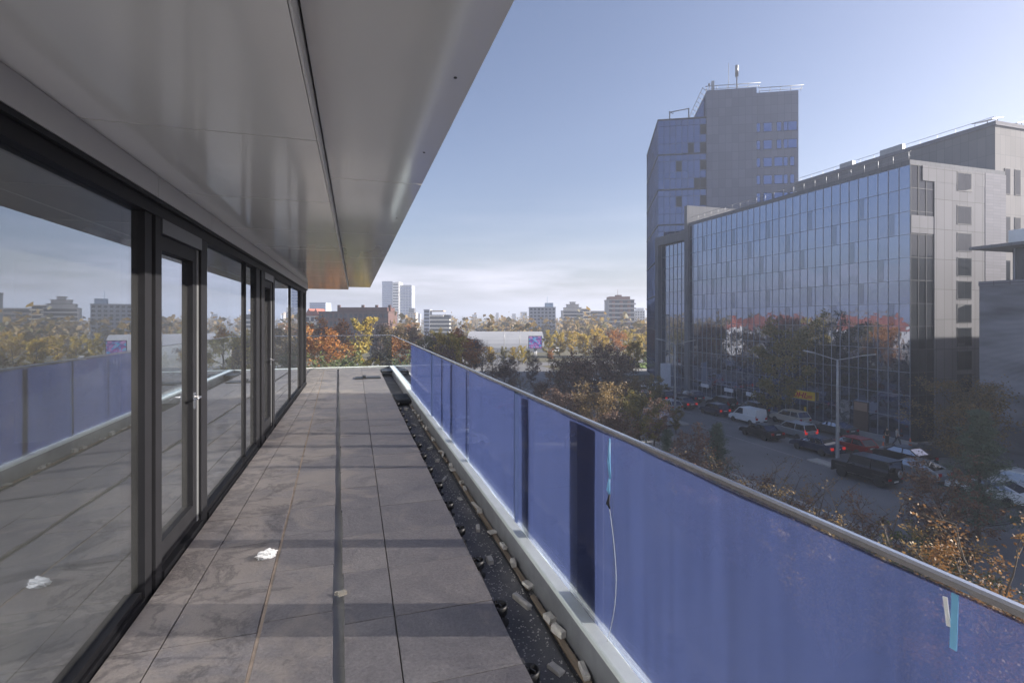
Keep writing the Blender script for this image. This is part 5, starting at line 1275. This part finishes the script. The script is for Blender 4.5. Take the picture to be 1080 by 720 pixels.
p = at(410,130); lamp(p.x, p.y, 8.5, (1,), 'slim street lamp left of the railing end near the small golden tree', aim=2.2)
p = at(532,140); lamp(p.x, p.y, 9.5, (-1,), 'slim street lamp in front of the white hall', aim=.6)
p = at(548,145); lamp(p.x, p.y, 9.0, (1,), 'slim street lamp left of the lit video screen', aim=.6)
p = at(702,86)
o = empty('banner_sign', (p.x,p.y,GZ), -.3, 'tall white banner board standing at the foot of the glass tower', 'sign')
m = MB(); m.box(-.85,.85,-.05,.05,.9,5.0); m.build('banner_board', plain('banner_white', (.55,.58,.64), .5), o)
m = MB(); m.tube([(-.8,0,0),(-.8,0,5.1)], .05, 6); m.tube([(.8,0,0),(.8,0,5.1)], .05, 6); m.build('post', M['galv'], o)
m = MB(); m.bbox(-.45,.45,-2.0,2.0,0,1.15,.04)
for k in range(7): m.box(-.47,.47,-1.9+k*.6,-1.5+k*.6,.2,.95)
o = m.build('planter_box', M['dark_wall']); o.location = at(996,46.5); o.location.z = GZ; o.rotation_euler = (0,0,1.2)
tag(o, 'long dark planter box at the kerb below the office corner', 'planter')
cone0 = None
for u, v in ((960,472),(931.5,476),(933,463)):
    d = -GZ*540/(v-336); p = at(u, d)
    if cone0 is None:
        cone0 = empty('traffic_cone', (0,0,0)); m = MB(); m.box(-.19,.19,-.19,.19,0,.04); m.build('cone_base', M['trim'], cone0)
        m = MB(); m.lathe([(.14,.04),(.03,.72)], n=14); c_ = m.build('cone_body', plain('cone_orange', (.65,.13,.03), .5), cone0)
        m = MB(); m.lathe([(.107,.28),(.083,.44)], n=14); m.build('white_band', M['marking'], c_); o = cone0
    else: o = copy_tree(cone0)
    o.location = (p.x,p.y,GZ+.01); o.scale = (1.25,1.25,1.25)
    tag(o, {960:'orange traffic cone at the office corner, right of the two pedestrians',931.5:'orange traffic cone at the kerb in front of the two pedestrians',933:'orange traffic cone left of the man in black'}[u], 'traffic cone')

# ================================================================ the two pedestrians
def person(u, d, heading, label, top, legs, step, bag=False):
    p = at(u, d)
    root = empty('person', (p.x,p.y,GZ+.135), heading, label, 'person')
    def skin(name, J, E, mat_, rootv=0, parent=root):
        me = bpy.data.meshes.new(name); me.from_pydata([j[0] for j in J], E, []); me.materials.append(mat_)
        o = link(name, me, parent); sm = o.modifiers.new('skin','SKIN')
        for k, j in enumerate(J):
            me.skin_vertices[0].data[k].radius = (j[1], j[2] if len(j) > 2 else j[1]); me.skin_vertices[0].data[k].use_root = (k == rootv)
        sm.use_smooth_shade = True; ss = o.modifiers.new('sub','SUBSURF'); ss.levels = ss.render_levels = 2; return o
    s = step
    J = [((0,0,.94),.14,.10),((0,.01,1.15),.125,.09),((0,.01,1.36),.15,.095),((0,.02,1.47),.055),((0,.03,1.57),.075,.085),((0,.04,1.68),.072,.088),
         ((.16,.01,1.41),.06),((.22,-.10*s,1.14),.045),((.20,.08-.15*s,.90),.034),((.20,.12-.16*s,.80),.036,.02),
         ((-.16,.01,1.41),.06),((-.22,.12*s,1.14),.045),((-.20,.10+.15*s,.90),.034),((-.20,.14+.16*s,.80),.036,.02),
         ((.09,.0,.86),.085),((.10,.16*s,.50),.06),((.10,.24*s,.09),.045),((.10,.24*s+.16,.045),.035),
         ((-.09,.0,.86),.085),((-.10,-.06*s,.49),.06),((-.10,-.28*s,.10),.045),((-.10,-.28*s+.15,.045),.035)]
    E = [(0,1),(1,2),(2,3),(3,4),(4,5),(2,6),(6,7),(7,8),(8,9),(2,10),(10,11),(11,12),(12,13),(0,14),(14,15),(15,16),(16,17),(0,18),(18,19),(19,20),(20,21)]
    sk = plain('skin_tone', (.42,.27,.20), .6, var=.05) if 'skin_tone' not in bpy.data.materials else bpy.data.materials['skin_tone']
    skin('body', J, E, sk)
    g = lambda k, f=1.16: (J[k][0], J[k][1]*f, (J[k][2] if len(J[k]) > 2 else J[k][1])*f)
    jj = [g(0,1.2),g(1,1.2),g(2,1.15),g(6,1.35),g(7,1.4),g(8,1.45),g(10,1.35),g(11,1.4),g(12,1.45)]
    skin('jacket', jj, [(0,1),(1,2),(2,3),(3,4),(4,5),(2,6),(6,7),(7,8)], top)
    jt = [g(0,1.13),g(14,1.18),g(15,1.35),g(16,1.5),g(18,1.18),g(19,1.35),g(20,1.5)]
    skin('trousers', jt, [(0,1),(1,2),(2,3),(0,4),(4,5),(5,6)], legs)
    m = MB(); m.lathe([(.005,.13),(.06,.12),(.088,.07),(.092,.0),(.085,-.03)], (0,.02,1.665), 14); m.build('hair', M['dark_wall'], root)
    for sx in (-1,1):
        m = MB(); y0 = (.24*s if sx>0 else -.28*s); m.bbox(sx*.10-.05,sx*.10+.05,y0-.07,y0+.21,-.002,.085,.03); m.build('shoe', M['trim'], root)
    return root
person(935.5,50.2,2.4,'pedestrian in a black jacket and dark trousers walking on the pavement by the office corner',plain('black_jacket',(.018,.018,.02),.8),plain('dark_trousers',(.025,.026,.032),.8),.9)
person(946,50.0,-2.2,'pedestrian in a pale grey top and dark trousers beside the walker in black',plain('pale_top',(.42,.40,.38),.8),plain('blue_trousers',(.045,.05,.07),.8),1.2)
